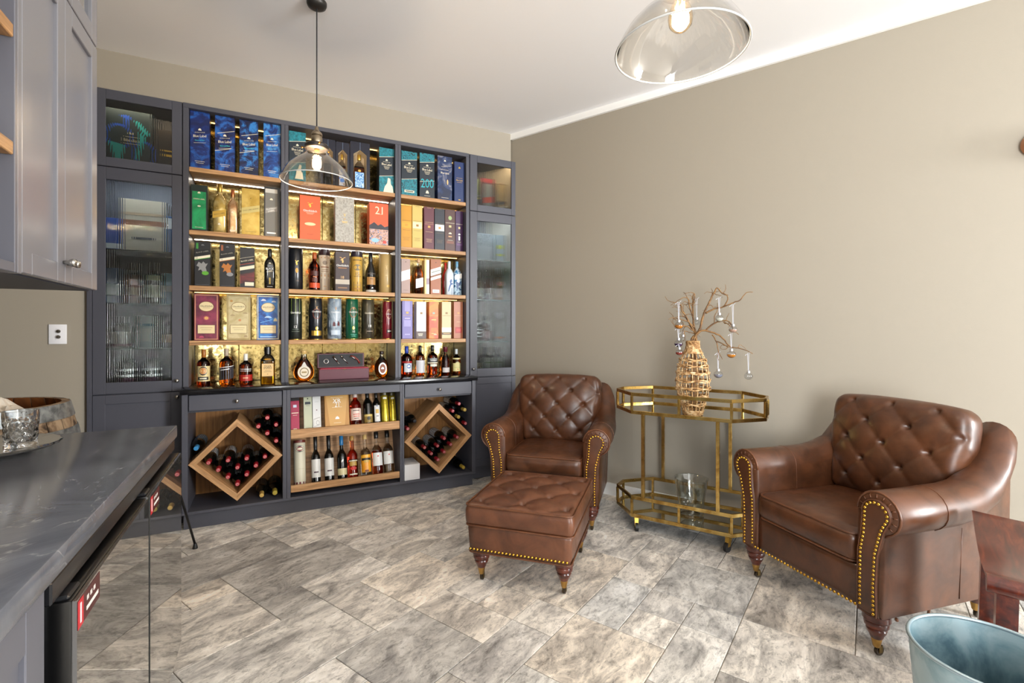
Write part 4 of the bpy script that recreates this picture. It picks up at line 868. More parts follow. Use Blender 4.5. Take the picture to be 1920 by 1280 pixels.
lean_bx(610,656,738,799,y1,z1,flat('#B4823E',.4),'wide gold-brown box printed XR 21',[('g',0,.5,.9,.98,'#C89A56',[(-.5,.5),(.5,.5),(.32,-.5),(-.32,-.5)]),L(0,.88,.5,.008,CR),TX('XR',0,.79,.34,WH,0,1.0),TX('21',0,.68,.18,WH,0,1.3),L(0,.61,.4,.008,CR),('c',0,.32,.16,.10,WH),L(0,.18,.3,.008,CR)],g)
lean_bt(659,680,737,795,y1,z1,'wine',REDL,'red rose bottle with pale printed label',(flat('#C9B8B0',.35),.16),[L(0,.34,1.2,.34,'#E2C8BC'),L(0,.45,.6,.02,'#3A1A18'),L(0,.34,.6,.02,'#C04A3A'),L(0,.28,.5,.02,'#C04A3A'),L(0,.22,.4,.02,'#3A1A18')],g,fill=.8,upper=REDL,name='wine_bottle')
lean_bt(684,701,735,793,y1,z1,'wine',DARKG,'black sparkling bottle with gold low label',(flat('#0E0C0A',.35),.24),[L(0,.20,1.2,.24,'#8A7238'),L(0,.28,1.0,.05,'#C9B36A'),('e',0,.20,.4,.10,'#2A2416')],g,name='wine_bottle')
lean_bt(702,716,735.5,792,y1,z1,'wine',DARKG,'black liqueur bottle with narrow white upright label',(flat('#14120E',.35),.18),[L(0,.34,.8,.48,'#D5D5D2'),L(0,.40,.4,.12,'#C9A44A'),('e',0,.56,.16,.04,'#2A4A8A'),L(0,.26,.3,.02,'#4A4A4A')],g,name='wine_bottle')
for a,b in ((717.5,731.5),(733,747.5)):
    lean_tb(a,b,736,790,y1,z1,cloudy('#9A8416','#D2BC3A',6,None,.22,.3,.5),'metallic yellow-gold gift tube with small white seal on the sloping tray',[L(0,.80,.5,.06,'#E0DECC'),L(0,.62,.12,.02,'#3A3010'),L(0,.12,.5,.02,'#E8D87A')],'pair of gold tubes on the upper sloping tray',capband=(.12,flat('#3A3210',.3)))
g = 'bottles on the lower sloping tray'; y2, z2 = 3.640, .170
lean_tb(552,574.5,828,907,y2,z2,flat('#D4CFB9',.45),'cream paper gift tube with dark red oval seal',[('e',0,.80,.86,.15,'#2E2A24'),('e',0,.80,.6,.10,'#8A2A34'),('e',0,.80,.3,.05,CR),L(0,.03,2.4,.06,'#6A1A24'),L(0,.35,.7,.006,'#B5AE96')],g,capband=(.06,flat('#6A2A22',.4)))
def dark_slim(a,b,pt,pb,lab,cap,pr,liq=DARKG,**k): lean_bt(a,b,pt,pb,y2,z2,'slim',liq,lab,cap,pr,g,name='wine_bottle',**k)
LBW = [L(0,.30,1.3,.38,'#D3D3D0'),L(0,.22,.5,.03,'#4A3440')]
gg = g
for (a,b,pt) in ((585,602.5,819),(610,628,817)):
    g = 'twin slim bottles on the lower sloping tray'
    dark_slim(a,b,pt,900,'slim black dessert wine bottle with plain white label',(flat('#0E0E10',.3),.26),LBW)
g = gg
dark_slim(634.5,652.5,819,895,'slim dark bottle with bright blue capsule and low cream label',(flat('#1E6FA8',.3),.22),[L(0,.17,1.3,.15,'#D0C69A'),L(0,.42,.2,.05,WH,.8)])
dark_slim(654,673.5,819.5,893,'bright red liqueur bottle with gold cap',(flat('#B58A44',.35),.11),[L(0,.40,1.2,.06,'#16120E'),L(0,.33,.7,.10,'#B08A3A'),L(0,.40,.9,.02,CR),('e',0,.22,.6,.08,'#C9302A'),L(0,.08,.8,.03,CR)],REDL,fill=.66,upper=glass('#D87A4A',.0,1.36))
dark_slim(679,698.5,817.5,890,'clear bottle with orange and yellow fruit label',(flat('#C9A86A',.35),.11),[L(0,.30,1.2,.42,cloudy('#E0901E','#F2B93A',9)),L(0,.40,1.0,.06,'#16140E'),L(0,.35,.5,.06,'#C9A24A'),('e',0,.12,.4,.05,'#7A3A14')],CLEAR,fill=.60)
dark_slim(701,720.5,811,887,'rose pink bottle with white label and black capsule',(flat('#121214',.3),.16),[L(0,.35,1.2,.30,'#D9D9D8'),('e',0,.42,.16,.03,'#C03A3A')],glass('#E8642E',.0,1.36),fill=.55)
dark_slim(722,741.5,810,884,'clear pale dessert wine bottle with white label and black capsule',(flat('#121214',.3),.16),[L(0,.36,1.2,.30,'#D9D9D6'),('e',0,.43,.14,.03,'#C03A3A')],glass('#F2DDBA',.0,1.36),fill=.55)

# ------------------------------------------------------------------ wine bottles lying in the racks (axis along -y, capsule to the front)
BR, BL_ = .0372, .300
wprof = [(.0001,.02),(.85,.0),(.97,.012),(1,.04),(1,.60),(.95,.66),(.72,.725),(.46,.775),(.40,.80)]
_wm = {}
def lying(cx, cz, yfront, cap, label, group, lab='#C9CCD0', yaw=0.0, big=1.0):
    t = thing('wine_bottle', label, 'bottle', (cx, yfront, cz), 0, group); t.rotation_euler = (PI/2, 0, yaw)
    k = big
    if k not in _wm:
        P_ = [(r*BR*k,-BL_+z*BL_) for r,z in wprof]
        _wm[k] = (MB().lathe(P_,24).mesh(50), MB().lathe([(.40*BR*k,-.2*BL_),(.375*BR*k,-.13*BL_),(.37*BR*k,-.012*BL_),(.34*BR*k,-.003*BL_),(.0001,0)],20).mesh(50))
        _wm[k][0].materials.append(DARKG)
    part('glass', _wm[k][0], None, t)
    cme = _wm[k][1].copy(); cme.materials.clear()
    part('capsule', cme, flat(cap,.35,.2,.2), t)
    if cap in ('#A3202C','#8E1A28'): part('capsule_ring', ring_me(), flat('#E0A8A8',.4), t, (0,0,.0006))
    if lab:
        m = MB(); n = 14; vs = []
        for i in range(n+1):
            a = -PI*.62+2*PI*.62*i/n
            for zz in (-.94*BL_,-.50*BL_): vs.append((BR*k*1.004*math.sin(a), BR*k*1.004*math.cos(a), zz))
        m.add(vs,[(2*i,2*i+2,2*i+3,2*i+1) for i in range(n)]); part('label', m.mesh(True), flat(lab,.5), t)
    return t
_ring = []
def ring_me():
    if not _ring:
        n = 12; m = MB(); vs = []
        for i in range(n):
            a = 2*PI*i/n; vs += [(.0085*math.cos(a),.0085*math.sin(a),0),(.0065*math.cos(a),.0065*math.sin(a),0)]
        m.add(vs,[(2*i,(2*i+2)%(2*n),(2*i+3)%(2*n),2*i+1) for i in range(n)]).add([(-.005,-.0035,0),(-.004,-.005,0),(.005,.0035,0),(.004,.005,0)],[(0,1,2,3)])
        _ring.append(m.mesh())
    me = _ring[0].copy(); me.materials.clear(); return me
q = 1/math.sqrt(2); labs = ['#C9CCD0','#B9BEC6','#D6D2C8','#A9B4BC']
def stack(cx, cz, hd, cells, yfr, group, label, cap='#A3202C', tilt=0.0):
    inner = hd-.033*math.sqrt(2); d = 2*BR+.0012
    base = cz-inner+(BR+.0008)*math.sqrt(2)
    for n_,(i,j) in enumerate(cells):
        x = cx+(j-i)*d*q; zz = base+(i+j)*d*q
        lying(x, zz, yfr+.004*((i*3+j*5)%3), cap, label, group, labs[(i+2*j)%4])
stack(*DC[0], [(i,j) for i in range(4) for j in range(4) if i+j <= 3], YL+.03, 'wine bottles inside the diamond rack with ten bottles','dark red wine bottle with red capsule in the diamond rack stacked ten deep')
stack(*DC[1], [(0,0),(1,0),(2,0),(0,1),(0,2),(0,3),(1,1),(1,2)], YL+.03, 'wine bottles inside the diamond rack above the white box','dark wine bottle with glossy red capsule in the diamond rack above the white box',cap='#8E1A28')
# bottles resting on the outside of the racks
def out_ur(D, cells, caps, group, label, wall_x):
    # corner formed by the rack's upper face (45 degrees) and the side wall
    cx,cz,hd = D; d = 2*BR+.0015
    xw = wall_x-BR-.0008
    # lowest bottle touches wall and board: distance to line (x-cx)+(z-cz)=hd equals BR
    z0 = cz+hd-(xw-cx)+(BR+.001)*math.sqrt(2)
    up = Vector((0,d)); al = Vector((-q*d,q*d))
    for (i,j),cp,lb_ in zip(cells,caps,label):
        x = xw+al.x*i; zz = z0+al.y*i+2*q*d*j
        if i and j: pass
        lying(x, zz, YL+.045+.012*((i+j)%2), cp, lb_, group, labs[(i+j)%4])
gl = 'wine bottles wedged above the ten-bottle rack'
lb5 = 'dark wine bottle with red capsule wedged above the ten-bottle diamond rack'
out_ur(DC[0], [(0,0),(1,0),(2,0),(0,1),(1,1)], ['#A3202C']*5, gl, [lb5]*5, lb[0][1])
gl = 'wine bottles wedged above the rack beside the corner'
l1 = 'dark wine bottle with red capsule wedged above the diamond rack beside the corner cabinet'; l2 = 'dark wine bottle with gold capsule wedged above the diamond rack beside the corner cabinet'
out_ur(DC[1], [(0,0),(1,0),(2,0),(0,1),(1,1)], ['#8E1A28','#B59A4A','#8E1A28','#B59A4A','#8E1A28'], gl, [l1,l2,l1,l2,l1], lb[2][1])
# resting against the other upper face
def out_ul(D, wall_x, cap, lab, label, group, k=0):
    cx,cz,hd = D; x = wall_x+BR+.001; z0 = cz+hd-(cx-x)+(BR+.001)*math.sqrt(2)
    d = 2*BR+.0015
    lying(x+k*q*d, z0+k*q*d, YL+.04, cap, label, group, lab)
out_ul(DC[0], lb[0][0], '#3E8FC8', '#7FA8C8', 'dark wine bottle with light blue capsule and blue label', None)
out_ul(DC[1], lb[2][0], '#8E1A28', '#3A3A40', 'wine bottle with red capsule beside the board edge over the white box', None)
out_ul(DC[1], lb[2][0], '#101014', '#2A2A30', 'wine bottle with black capsule resting on the rack slope over the white box', None, 1)
# on the floor of the bays
def bay_floor(x, cap, lab, label, yaw=0.0, k=1.0): lying(x, .118+BR*k+.0006, YL+.02, cap, label, 'bottles lying on the bay floors', lab, yaw, k)
bay_floor(-.046+.012,'#C2A258','#2A2A2A','dark bottle with pale gold foil lying under the ten-bottle rack')
bay_floor(.045,'#A8963A','#1E2A1E','sparkling wine bottle with olive gold foil lying against the divider',0,1.12)
bay_floor(1.40,'#B59A3A','#1E1E1E','dark bottle with gold cap lying under the rack by the corner cabinet')
xw0 = lb[2][0]
wbx = gift_box(0,0,0,.118,flat('#D9D9DC',.5),'plain white cardboard carton beside the diamond rack',[],None,yf=YL+.012,depth=.20,geom=(xw0+.064,.118,.118),name='carton')

# ------------------------------------------------------------------ contents of the tall glass cabinets
def tc_box(x0,x1,zb,h,mat,label,pr=(),y=3.83,d=.12,grp=None): return gift_box(0,0,0,zb,mat,label,pr,grp,yf=y,depth=d,geom=((x0+x1)/2,x1-x0,h))
def tc_bt(x,wd,zb,h,kind,liq,label,cap,pr=(),y=3.87,**k): return bottle(0,0,0,zb,kind,liq,label,cap,pr,None,y=y,geom=(x,wd,h),**k)
zt_ = 2.2655
tc_box(-.90,-.665,zt_,.375,flat('#1B2A33',.4),'dark box with swirling blue and turquoise ribbons behind fluted glass',[
    ('o',-.20,.55,.60,.42,'#1E4FC4'),('o',.34,.30,.52,.44,'#1E4FC4'),('g',-.24,.24,.34,.42,'#2FB6C4',[(-.5,.5),(.5,.4),(.3,-.1),(.1,-.5),(-.05,-.5),(-.25,0)]),
    ('g',.26,.42,.24,.5,'#2FB6C4',[(-.1,.5),(.5,.3),(.2,0),(-.2,-.5),(-.4,-.4),(-.1,.1)]),('g',-.05,.80,.24,.24,'#1E4FC4',[(-.5,.4),(.1,.5),(.5,.3),(.2,.1),(.1,-.5),(-.2,-.4),(-.1,.2)]),('g',.30,.72,.34,.26,'#2FB6C4',[(-.5,.5),(-.2,.4),(.5,-.3),(.3,-.5),(-.2,0)]),
    TX('Blue Label',.06,.50,.36,CR,0,1.2),L(.06,.555,.3,.008,CR),L(.06,.44,.34,.008,CR),('c',.06,.62,.08,.05,CR)],y=3.80,d=.16)
tc_box(-.655,-.515,zt_,.30,flat('#241C1A',.4),'dark brown box with gold print behind the small fluted pane',[L(.1,.55,.6,.03,GOLD),L(.1,.45,.5,.05,GOLD),L(.1,.12,.6,.03,GOLD)],y=3.84)
zs = 1.7605
tc_box(-.935,-.83,zs,.20,flat('#1E4A9A',.4),'blue carton on the upper glass shelf',[L(0,.12,1,.16,WH)])
tc_box(-.82,-.60,zs,.33,flat('#D6C6AC',.45),'large cream carton with brown bands on the upper glass shelf',[L(0,.55,1,.10,'#8A5A40'),L(0,.25,.5,.04,'#3A3A40'),L(0,.72,1,.05,'#B59A7A')],d=.16)
tc_box(-.59,-.515,zs,.24,flat('#2A4E7A',.4),'slate blue slim carton on the upper glass shelf',[L(0,.80,1,.3,WH)])
zs = 1.4255
tc_box(-.93,-.83,zs,.22,flat('#27436A',.4),'navy carton with broad white band on the middle glass shelf',[L(0,.38,1,.32,WH)])
tc_bt(-.765,.085,zs,.26,'squat',AMBER,'amber bottle with orange-striped label on the middle glass shelf',('#1E1A18',.18),[L(0,.30,1.2,.2,'#C9A07A'),L(0,.42,1.2,.06,'#8A4A2A')])
tc_bt(-.66,.095,zs,.27,'squat',flat('#3A2A20',.2,0,.4),'brown bottle with cream label on the middle glass shelf',('#2A2420',.2),[L(0,.30,1.3,.3,'#DCCBA0'),L(0,.62,.9,.12,'#DCCBA0')],upper=False)
tc_box(-.60,-.515,zs,.20,flat('#9AC0D2',.4),'pale blue carton on the middle glass shelf',[L(0,.5,1,.2,WH)])
zs = 1.1405
tc_bt(-.835,.12,zs,.20,'squat',flat('#17171A',.15,0,.5),'dark squat bottle with wide cream label on the lower glass shelf',('#101012',.2),[L(0,.30,1.3,.42,'#D8CFC2'),L(0,.10,1.3,.08,'#4A1A2A')],upper=False)
tc_box(-.745,-.655,zs,.205,flat('#C6DAE0',.4),'white and blue carton on the lower glass shelf',[L(0,.72,.7,.08,'#5A8AA8'),L(0,.4,.7,.4,'#DDE6E6')])
tc_bt(-.565,.08,zs,.21,'squat',flat('#1C1614',.15,0,.5),'dark bottle with tan label on the lower glass shelf',('#101012',.2),[L(0,.28,1.3,.24,'#C9A97A')],upper=False)
zs = .8602
for x,lbl in ((-.80,'black jar with silver bands and purple base inside the tall cabinet'),(-.675,'black bottle with purple top and silver bands inside the tall cabinet')):
    tc_bt(x,.085,zs,.27,'squat',flat('#15131A',.15,0,.5),lbl,('#2A0E2A' if x > -.7 else '#0E0E10',.22),[L(0,.52,1.3,.05,SILV),L(0,.38,1.3,.05,SILV),L(0,.28,1.3,.10,'#4A1440'),L(0,.16,1.3,.05,SILV)],upper=False)
# corner cabinet
tc_box(1.535,1.635,zt_,.30,flat('#1E3436',.4),'dark green box with sage upper half behind fluted glass',[L(0,.70,1,.56,'#7A8A66'),L(0,.40,1,.04,'#D2C48A',.2),L(0,.48,1,.03,'#A9AEB0',.2)],d=.11)
tc_box(1.655,1.775,zt_,.315,flat('#4A1418',.4),'maroon box with silver panel and orange slanted label',[L(.04,.43,.66,.82,'#A9AEB2'),L(.04,.40,.72,.16,'#C9431E',.2),L(0,.93,1,.1,'#8A2026')],d=.11)
tc_box(1.80,1.905,zt_,.285,flat('#8A7458',.4),'beige box with dark slanted bands behind fluted glass',[L(0,.72,.9,.5,'#C2AC82'),L(0,.40,1,.08,'#2E2622',.2),L(0,.28,1,.05,WH,.2)],d=.11)
zs = 1.8605
tc_box(1.57,1.76,zs,.235,flat('#C6CACD',.45),'white patterned carton on the top glass shelf of the corner cabinet',[L(0,.75,1,.45,cloudy('#C9CDD0','#8A9096',40))],d=.12)
tc_box(1.79,1.88,zs,.235,flat('#B9C4C8',.45),'white carton with yellow-green mark',[L(0,.55,.6,.14,'#C2C83A'),L(0,.25,.6,.08,'#C2C83A')],d=.10)
zs = 1.5205
tc_bt(1.62,.085,zs,.24,'squat',AMBER,'amber bottle with cream label in the corner cabinet',('#8A8E92',.2),[L(0,.26,1.3,.3,'#D6C59A')])
tc_bt(1.745,.07,zs,.27,'squat',DEEP,'slender amber bottle between two labelled bottles in the corner cabinet',('#3A2A20',.2),[L(0,.30,1.3,.16,'#8A6A4A')])
tc_bt(1.845,.085,zs,.29,'squat',AMBER,'amber bottle with orange badge in the corner cabinet',('#C9CCD0',.2),[L(0,.22,1.3,.26,'#C9A48A'),('e',0,.50,.8,.14,'#D9783A')])
zs = 1.1605
tc_bt(1.60,.085,zs,.26,'squat',flat('#1A1B1E',.15,0,.5),'black bottle with stacked silver bands in the corner cabinet',('#9A9EA2',.16),[L(0,.58,1.2,.04,SILV),L(0,.38,1.2,.04,SILV),L(0,.28,1.2,.06,SILV),L(0,.16,1.2,.04,SILV)],upper=False)
tc_bt(1.725,.09,zs,.22,'squat',DEEP,'dusky red bottle in the corner cabinet',('#1A1216',.2),[L(0,.25,1.2,.3,'#6A3A3C')])
tc_bt(1.845,.08,zs,.25,'squat',CLEAR,'clear bottle with pale blue liquid in the corner cabinet',('#C9CCD0',.2),[L(0,.12,1.2,.06,'#C9783A')],fill=.3)
zs = .8602
tc_bt(1.605,.10,zs,.19,'squat',flat('#2A2018',.15,0,.5),'dark jar with straw yellow label at the bottom of the corner cabinet',('#1A1612',.2),[L(0,.36,1.3,.48,'#CDB87A')],upper=False)
for k,x in enumerate((1.725,1.825)):
    tc_bt(x,.09,zs,.25,'squat',flat('#1E2220',.15,0,.5),'dark bottle with tall pale green label at the bottom of the corner cabinet',('#101010',.2),[L(0,.32,1.3,.60,'#C4CFC0'),L(0,.45,.6,.03,'#6A8A4A')],upper=False)['group'] = 'pale green labelled pair in the corner cabinet'
# ------------------------------------------------------------------ upholstery helpers
def grid_box(w, d, h, r, cuts=(12,12,6), fn=None):
    """rounded box centred at origin with a regular grid on its faces; fn(p)->p reshapes it"""
    bm = bmesh.new(); nx, ny, nz = cuts; idx = {}
    def vert(i,j,k):
        key = (i,j,k)
        if key not in idx:
            p = Vector(((i/nx-.5)*w,(j/ny-.5)*d,(k/nz-.5)*h))
            q = Vector((max(-w/2+r,min(w/2-r,p.x)),max(-d/2+r,min(d/2-r,p.y)),max(-h/2+r,min(h/2-r,p.z))))
            e = p-q
            if e.length > 1e-9: p = q+e.normalized()*r
            idx[key] = bm.verts.new(p)
        return idx[key]
    for i in range(nx):
        for j in range(ny):
            for k in (0,nz): 
                f = [vert(i,j,k),vert(i+1,j,k),vert(i+1,j+1,k),vert(i,j+1,k)]; bm.faces.new(f if k else f[::-1])
    for i in range(nx):
        for k in range(nz):
            for j in (0,ny):
                f = [vert(i,j,k),vert(i+1,j,k),vert(i+1,j,k+1),vert(i,j,k+1)]; bm.faces.new(f if j == 0 else f[::-1])
    for j in range(ny):
        for k in range(nz):
            for i in (0,nx):
                f = [vert(i,j,k),vert(i,j+1,k),vert(i,j+1,k+1),vert(i,j,k+1)]; bm.faces.new(f if i else f[::-1])
    if fn:
        for v in bm.verts: v.co = fn(v.co.copy())
    bmesh.ops.recalc_face_normals(bm, faces=bm.faces)
    me = bpy.data.meshes.new('m'); bm.to_mesh(me); bm.free()
    me.polygons.foreach_set('use_smooth',[True]*len(me.polygons)); me.update(); return me
def tuft(u, v, du, dv, deep=.028, crease=.010):
    a = u/du+v/dv; b = u/du-v/dv
    s = abs(math.sin(PI*a/2))*abs(math.sin(PI*b/2))
    ra, rb = a/2-round(a/2), b/2-round(b/2)
    r2 = (ra*ra+rb*rb)
    return crease*(s**.45-1)*1.0-deep*math.exp(-r2/.0075)
def rrect(w, d, r, z, n=6):
    pts = []
    for cx,cy,a0 in ((w/2-r,d/2-r,0),(-w/2+r,d/2-r,PI/2),(-w/2+r,-d/2+r,PI),(w/2-r,-d/2+r,1.5*PI)):
        for k in range(n+1): a = a0+PI/2*k/n; pts.append((cx+r*math.cos(a),cy+r*math.sin(a),z))
    return pts
def offset_poly(poly, d):
    n = len(poly); out = []
    for i in range(n):
        p0, p1, p2 = Vector(poly[i-1]), Vector(poly[i]), Vector(poly[(i+1)%n])
        a = (p1-p0).normalized(); b = (p2-p1).normalized(); t = (a+b).normalized(); nn = Vector((-t.y,t.x))
        c = max(.5, nn.dot(Vector((-a.y,a.x)))); out.append(tuple(p1+nn*d/c))
    return out
LEA = leather('#3A2011','#603922'); PIPE = leather('#4A2917','#724529'); LEO = leather('#48291A','#70452E'); NAIL = flat('#C89B3C',.25,1.0)
DKB = flat('#6E5A34',.35,1.0)
def turned_leg(parent, x, y, h=.165, yaw=0.0):
    lg = part('leg', MB().lathe([(.030,h),(.046,h-.002),(.047,h-.022),(.040,h-.030),(.042,h-.036),(.040,h-.048),(.033,h-.055),(.035,h-.061),(.031,h-.073),(.025,h-.082),(.022,h-.092),(.016,h-.1)],24,(0,0,0)).mesh(30), mahogany(), parent, (x,y,0), (0,0,yaw))
    part('ferrule', MB().lathe([(.018,h-.093),(.0185,h-.098),(.013,h-.128),(.010,h-.132)],18).mesh(30), flat('#B08A4E',.3,1.0), lg)
    m = MB(); R = .018
    m.rings([[(dx*.006-0, .012+rr*math.cos(2*PI*k/18), R+rr*math.sin(2*PI*k/18)) for k in range(18)] for dx,rr in ((-1,R*.75),(-1,R),(1,R),(1,R*.75))])
    part('caster_wheel', m.mesh(40), flat('#3A3024',.4,.6), lg)
    part('caster_fork', MB().box(-.010,-.0075,.002,.018,R-.006,.040).box(.0075,.010,.002,.018,R-.006,.040).box(-.010,.010,-.002,.018,.036,h-.125), DKB, lg)
    return lg
def arm_poly(zr, R, xi, xo, zb, n=14):
    xc = xi+R; P_ = [(xo,zb)]                      # counter-clockwise in (x,z) seen from the front: start outer bottom
    P_ += [(xo+.004,zb+(zr-zb)*.25),(xo+.008,zb+(zr-zb)*.5)]
    a0 = -PI*.36
    P_ += [(xo+.012,zr-R*.98)]
    for k in range(n+1):
        a = a0+(PI-a0)*k/n; P_.append((xc+R*math.cos(a), zr+R*math.sin(a)))
    P_ += [(xi-.003,zb+(zr-zb)*.6),(xi-.004,zb+(zr-zb)*.3),(xi,zb)]
    return P_
def nails_along(pts, step, r, nrm, m):
    pts = [Vector(p) for p in pts]; acc = 0.0; m.dome(pts[0],r,nrm)
    for a,b in zip(pts,pts[1:]):
        L_ = (b-a).length; s = step-acc
        while s <= L_: m.dome(a+(b-a)*(s/L_), r, nrm); s += step
        acc = (acc+L_) % step
    return m

def armchair(label, loc, rz, BK_=.05):
    t = thing('armchair', label, 'armchair', loc, rz, None); ZB = .165
    FY = -.365
    # seat platform with front rail
    part('front_rail', grid_box(.53,.045,.165,.014,(12,3,6)), LEA, t, (0,FY+.0275,ZB+.0825))
    part('seat_platform', MB().cbox(-.27,.27,FY+.05,.25+BK_,ZB,.325,.01,2), LEA, t)
    # arms: roll-over section swept from the front scroll up into the wings
    RR, ZR, XI, XO = .083, .560, .254, .350
    st = [(-.352,ZR,RR),(-.15,ZR,RR),(0,ZR+.002,RR),(.09,ZR+.014,RR),(.16,ZR+.052,RR),(.215,ZR+.110,.086),(.27,ZR+.175,.086),(.32,ZR+.222,.080),(.36,ZR+.225,.064)]
    st = [(y+(BK_-.05)*(k > 3),a,b) for k,(y,a,b) in enumerate(st)]
    for sgn in (-1,1):
        rs = []
        for k,(y,zr,R) in enumerate(st):
            xi = XI if k < 4 else XI-.010*(k-3)
            pol = arm_poly(zr,R,xi,XO-.008*max(0,k-4),ZB)
            if k == 0:
                rs.append([(sgn*x,y-.012,z) for x,z in offset_poly(pol,.012)]); rs.append([(sgn*x,y-.006,z) for x,z in offset_poly(pol,.004)])
            rs.append([(sgn*x,y,z) for x,z in pol])
        m = MB().rings(rs); part('arm', m.mesh(48), LEA, t)
        p0 = arm_poly(ZR,RR,XI,XO,ZB); xc = XI+RR; rn = .043
        nl = [(XO-.022,ZB+.014),(XO-.024,ZB+.12),(XO-.018,ZB+.24),(XO+.004,ZR-.062)]
        nl += [(xc+rn*math.cos(a),ZR+rn*math.sin(a)) for a in [-.75+(PI+.95)*k/14 for k in range(15)]]
        nl += [(XI+.036,ZR-.09),(XI+.024,ZB+.24),(XI+.022,ZB+.12),(XI+.022,ZB+.014)]
        fo = offset_poly(nl,-.013); fi = offset_poly(nl,-.004); fm = offset_poly(nl,-.010)
        m = MB().rings([[(sgn*x,-.360,z) for x,z in fo],[(sgn*x,-.370,z) for x,z in fm],[(sgn*x,-.3750,z) for x,z in fi],[(sgn*x,-.3755,z) for x,z in offset_poly(nl,.004)]],False,True)
        part('arm_facing', m.mesh(60), LEA, t)
        part('piping', MB().tube([(sgn*x,-.3735,z) for x,z in fm],.0028,5,True).mesh(True), PIPE, t)
        m = MB().tube([(sgn*x,-.3585,z) for x,z in offset_poly(p0,.002)[3:-3]],.0045,6); part('piping', m.mesh(True), PIPE, t)
        m = MB()
        for k in range(11):
            a = -.7+(PI+.7)*k/10; ca, sa = math.cos(a), math.sin(a)
            m.tube([(sgn*(xc+r*ca),y,ZR+r*sa) for r,y in ((RR-.010,-.3635),(RR-.020,-.3655),(rn+.014,-.3640))],.0026,5)
        part('pleats', m.mesh(True), PIPE, t, kind='stuff')
        m = MB(); nails_along([(sgn*x,-.3752,z) for x,z in nl], .0165, .0066, (0,-1,0), m)
        part('nailhead_trim', m.mesh(True), NAIL, t, kind='stuff')
        # seam over the arm
        pl = arm_poly(ZR,RR+.0006,XI,XO,ZB)
        part('seam', MB().tube([(sgn*x,-.12,z) for x,z in pl[4:21]],.0018,5).mesh(True), PIPE, t)
        xs = .352
        part('side_seam', MB().tube([(sgn*(XO+.002),.05,ZB+.02),(sgn*(XO+.007),.05,.36),(sgn*(XO+.011),.05,.47)],.0018,5).mesh(True), PIPE, t)
    m = MB(); nails_along([(-.262,FY-.0055,ZB+.014),(.262,FY-.0055,ZB+.014)], .0178, .0066, (0,-1,0), m)
    part('nailhead_trim', m.mesh(True), NAIL, t, kind='stuff')
    # seat cushion
    def crown(p):
        u, v = p.x/.253, p.y/.32
        if p.z > 0: p.z += .018*(1-min(1,abs(u))**3)*(1-min(1,abs(v))**3)
        if p.y < 0: p.y -= .012*(1-min(1,abs(u))**4)*(1-(p.z/.06)**2 if abs(p.z) < .06 else 0)
        return p
    part('seat_cushion', grid_box(.506,.59+BK_,.125,.034,(20,20,8),crown), LEA, t, (0,-.077+BK_/2,.3905))
    for zz in (.444,.336): part('piping', MB().tube([(x,y-.077+BK_/2,zz+(.004 if abs(x) < .2 and zz > .4 else 0)) for x,y,_ in rrect(.494,.582+BK_,.04,0)],.0048,6,True).mesh(True), PIPE, t)
    # outer back
    def backshape(p):
        zz = (p.z+.31)/.62
        p.x *= 1-.10*(1-zz)**2
        p.y += .07*zz-.03+(-.05 if p.y > 0 else 0)*(abs(p.x)/.29)**2
        if p.z > 0: p.z -= .05*(abs(p.x)/.29)**2.5*zz
        return p
    part('back_frame', grid_box(.58,.11,.63,.045,(16,6,16),backshape), LEA, t, (0,.285+BK_,.50))
    # tufted back cushion
    Hc, Wc = .50, .60
    def tuf(p):
        zz = p.z/Hc+.5
        edge = min(1,max(0,(1-abs(p.x)/(Wc/2))/.16))*min(1,max(0,(.5-abs(p.z)/Hc)/.10))
        if p.y < .02:
            wgt = max(0,min(1,(.02-p.y)/.06))
            p.y -= wgt*(.045*(1-(abs(p.x)/(Wc/2))**2.4)*(1-abs(2*zz-1)**2.6)+edge*tuft(p.x,(zz-.555)*Hc,.094,.094,.026,.012))
        p.x *= .86+.17*min(1,zz*1.5)-(.03*max(0,zz-.86)/.14)
        p.z -= .018*(abs(p.x)/(Wc/2))**3*max(0,zz)
        return p
    part('back_cushion', grid_box(Wc,.13,Hc,.048,(64,6,58),tuf), LEA, t, (0,.115+BK_,.680), (-.20,0,0))
    pc = t.children[-1]
    # buttons where the tufts meet, piping round the cushion rim
    m = MB()
    for i in range(-3,4):
        for j in range(-2,3):
            if (i+j) % 2: continue
            x, zl = i*.094, j*.094
            zz = zl/Hc+.555
            if not (.12 < zz < .88) or abs(x) > .22: continue
            q_ = tuf(Vector((x,-.065,(zz-.5)*Hc))); m.dome((q_.x,q_.y+.001,q_.z),.009,(0,-1,0),8)
    part('tuft_buttons', m.mesh(True), PIPE, pc, kind='stuff')
    rim = []
    for x,z_,_ in rrect(Wc*.965,Hc*.965,.075,0,8):
        p = tuf(Vector((x,.03,z_))); rim.append((p.x,-.030,p.z))
    part('piping', MB().tube(rim,.0055,6,True).mesh(True), PIPE, pc)
    for x,y in ((-.3045,-.325),(.3045,-.325),(-.24,.25+BK_),(.24,.25+BK_)): turned_leg(t,x,y)
    return t
ex = Vector((-.116,-.598,0)).normalized()
armchair('tufted brown leather armchair beside the red wooden stool', (2.470,1.248,0), math.atan2(ex.y,ex.x), .085)
armchair('tufted brown leather armchair in the corner by the tall cabinet', (1.815,2.895,0), math.radians(-44))

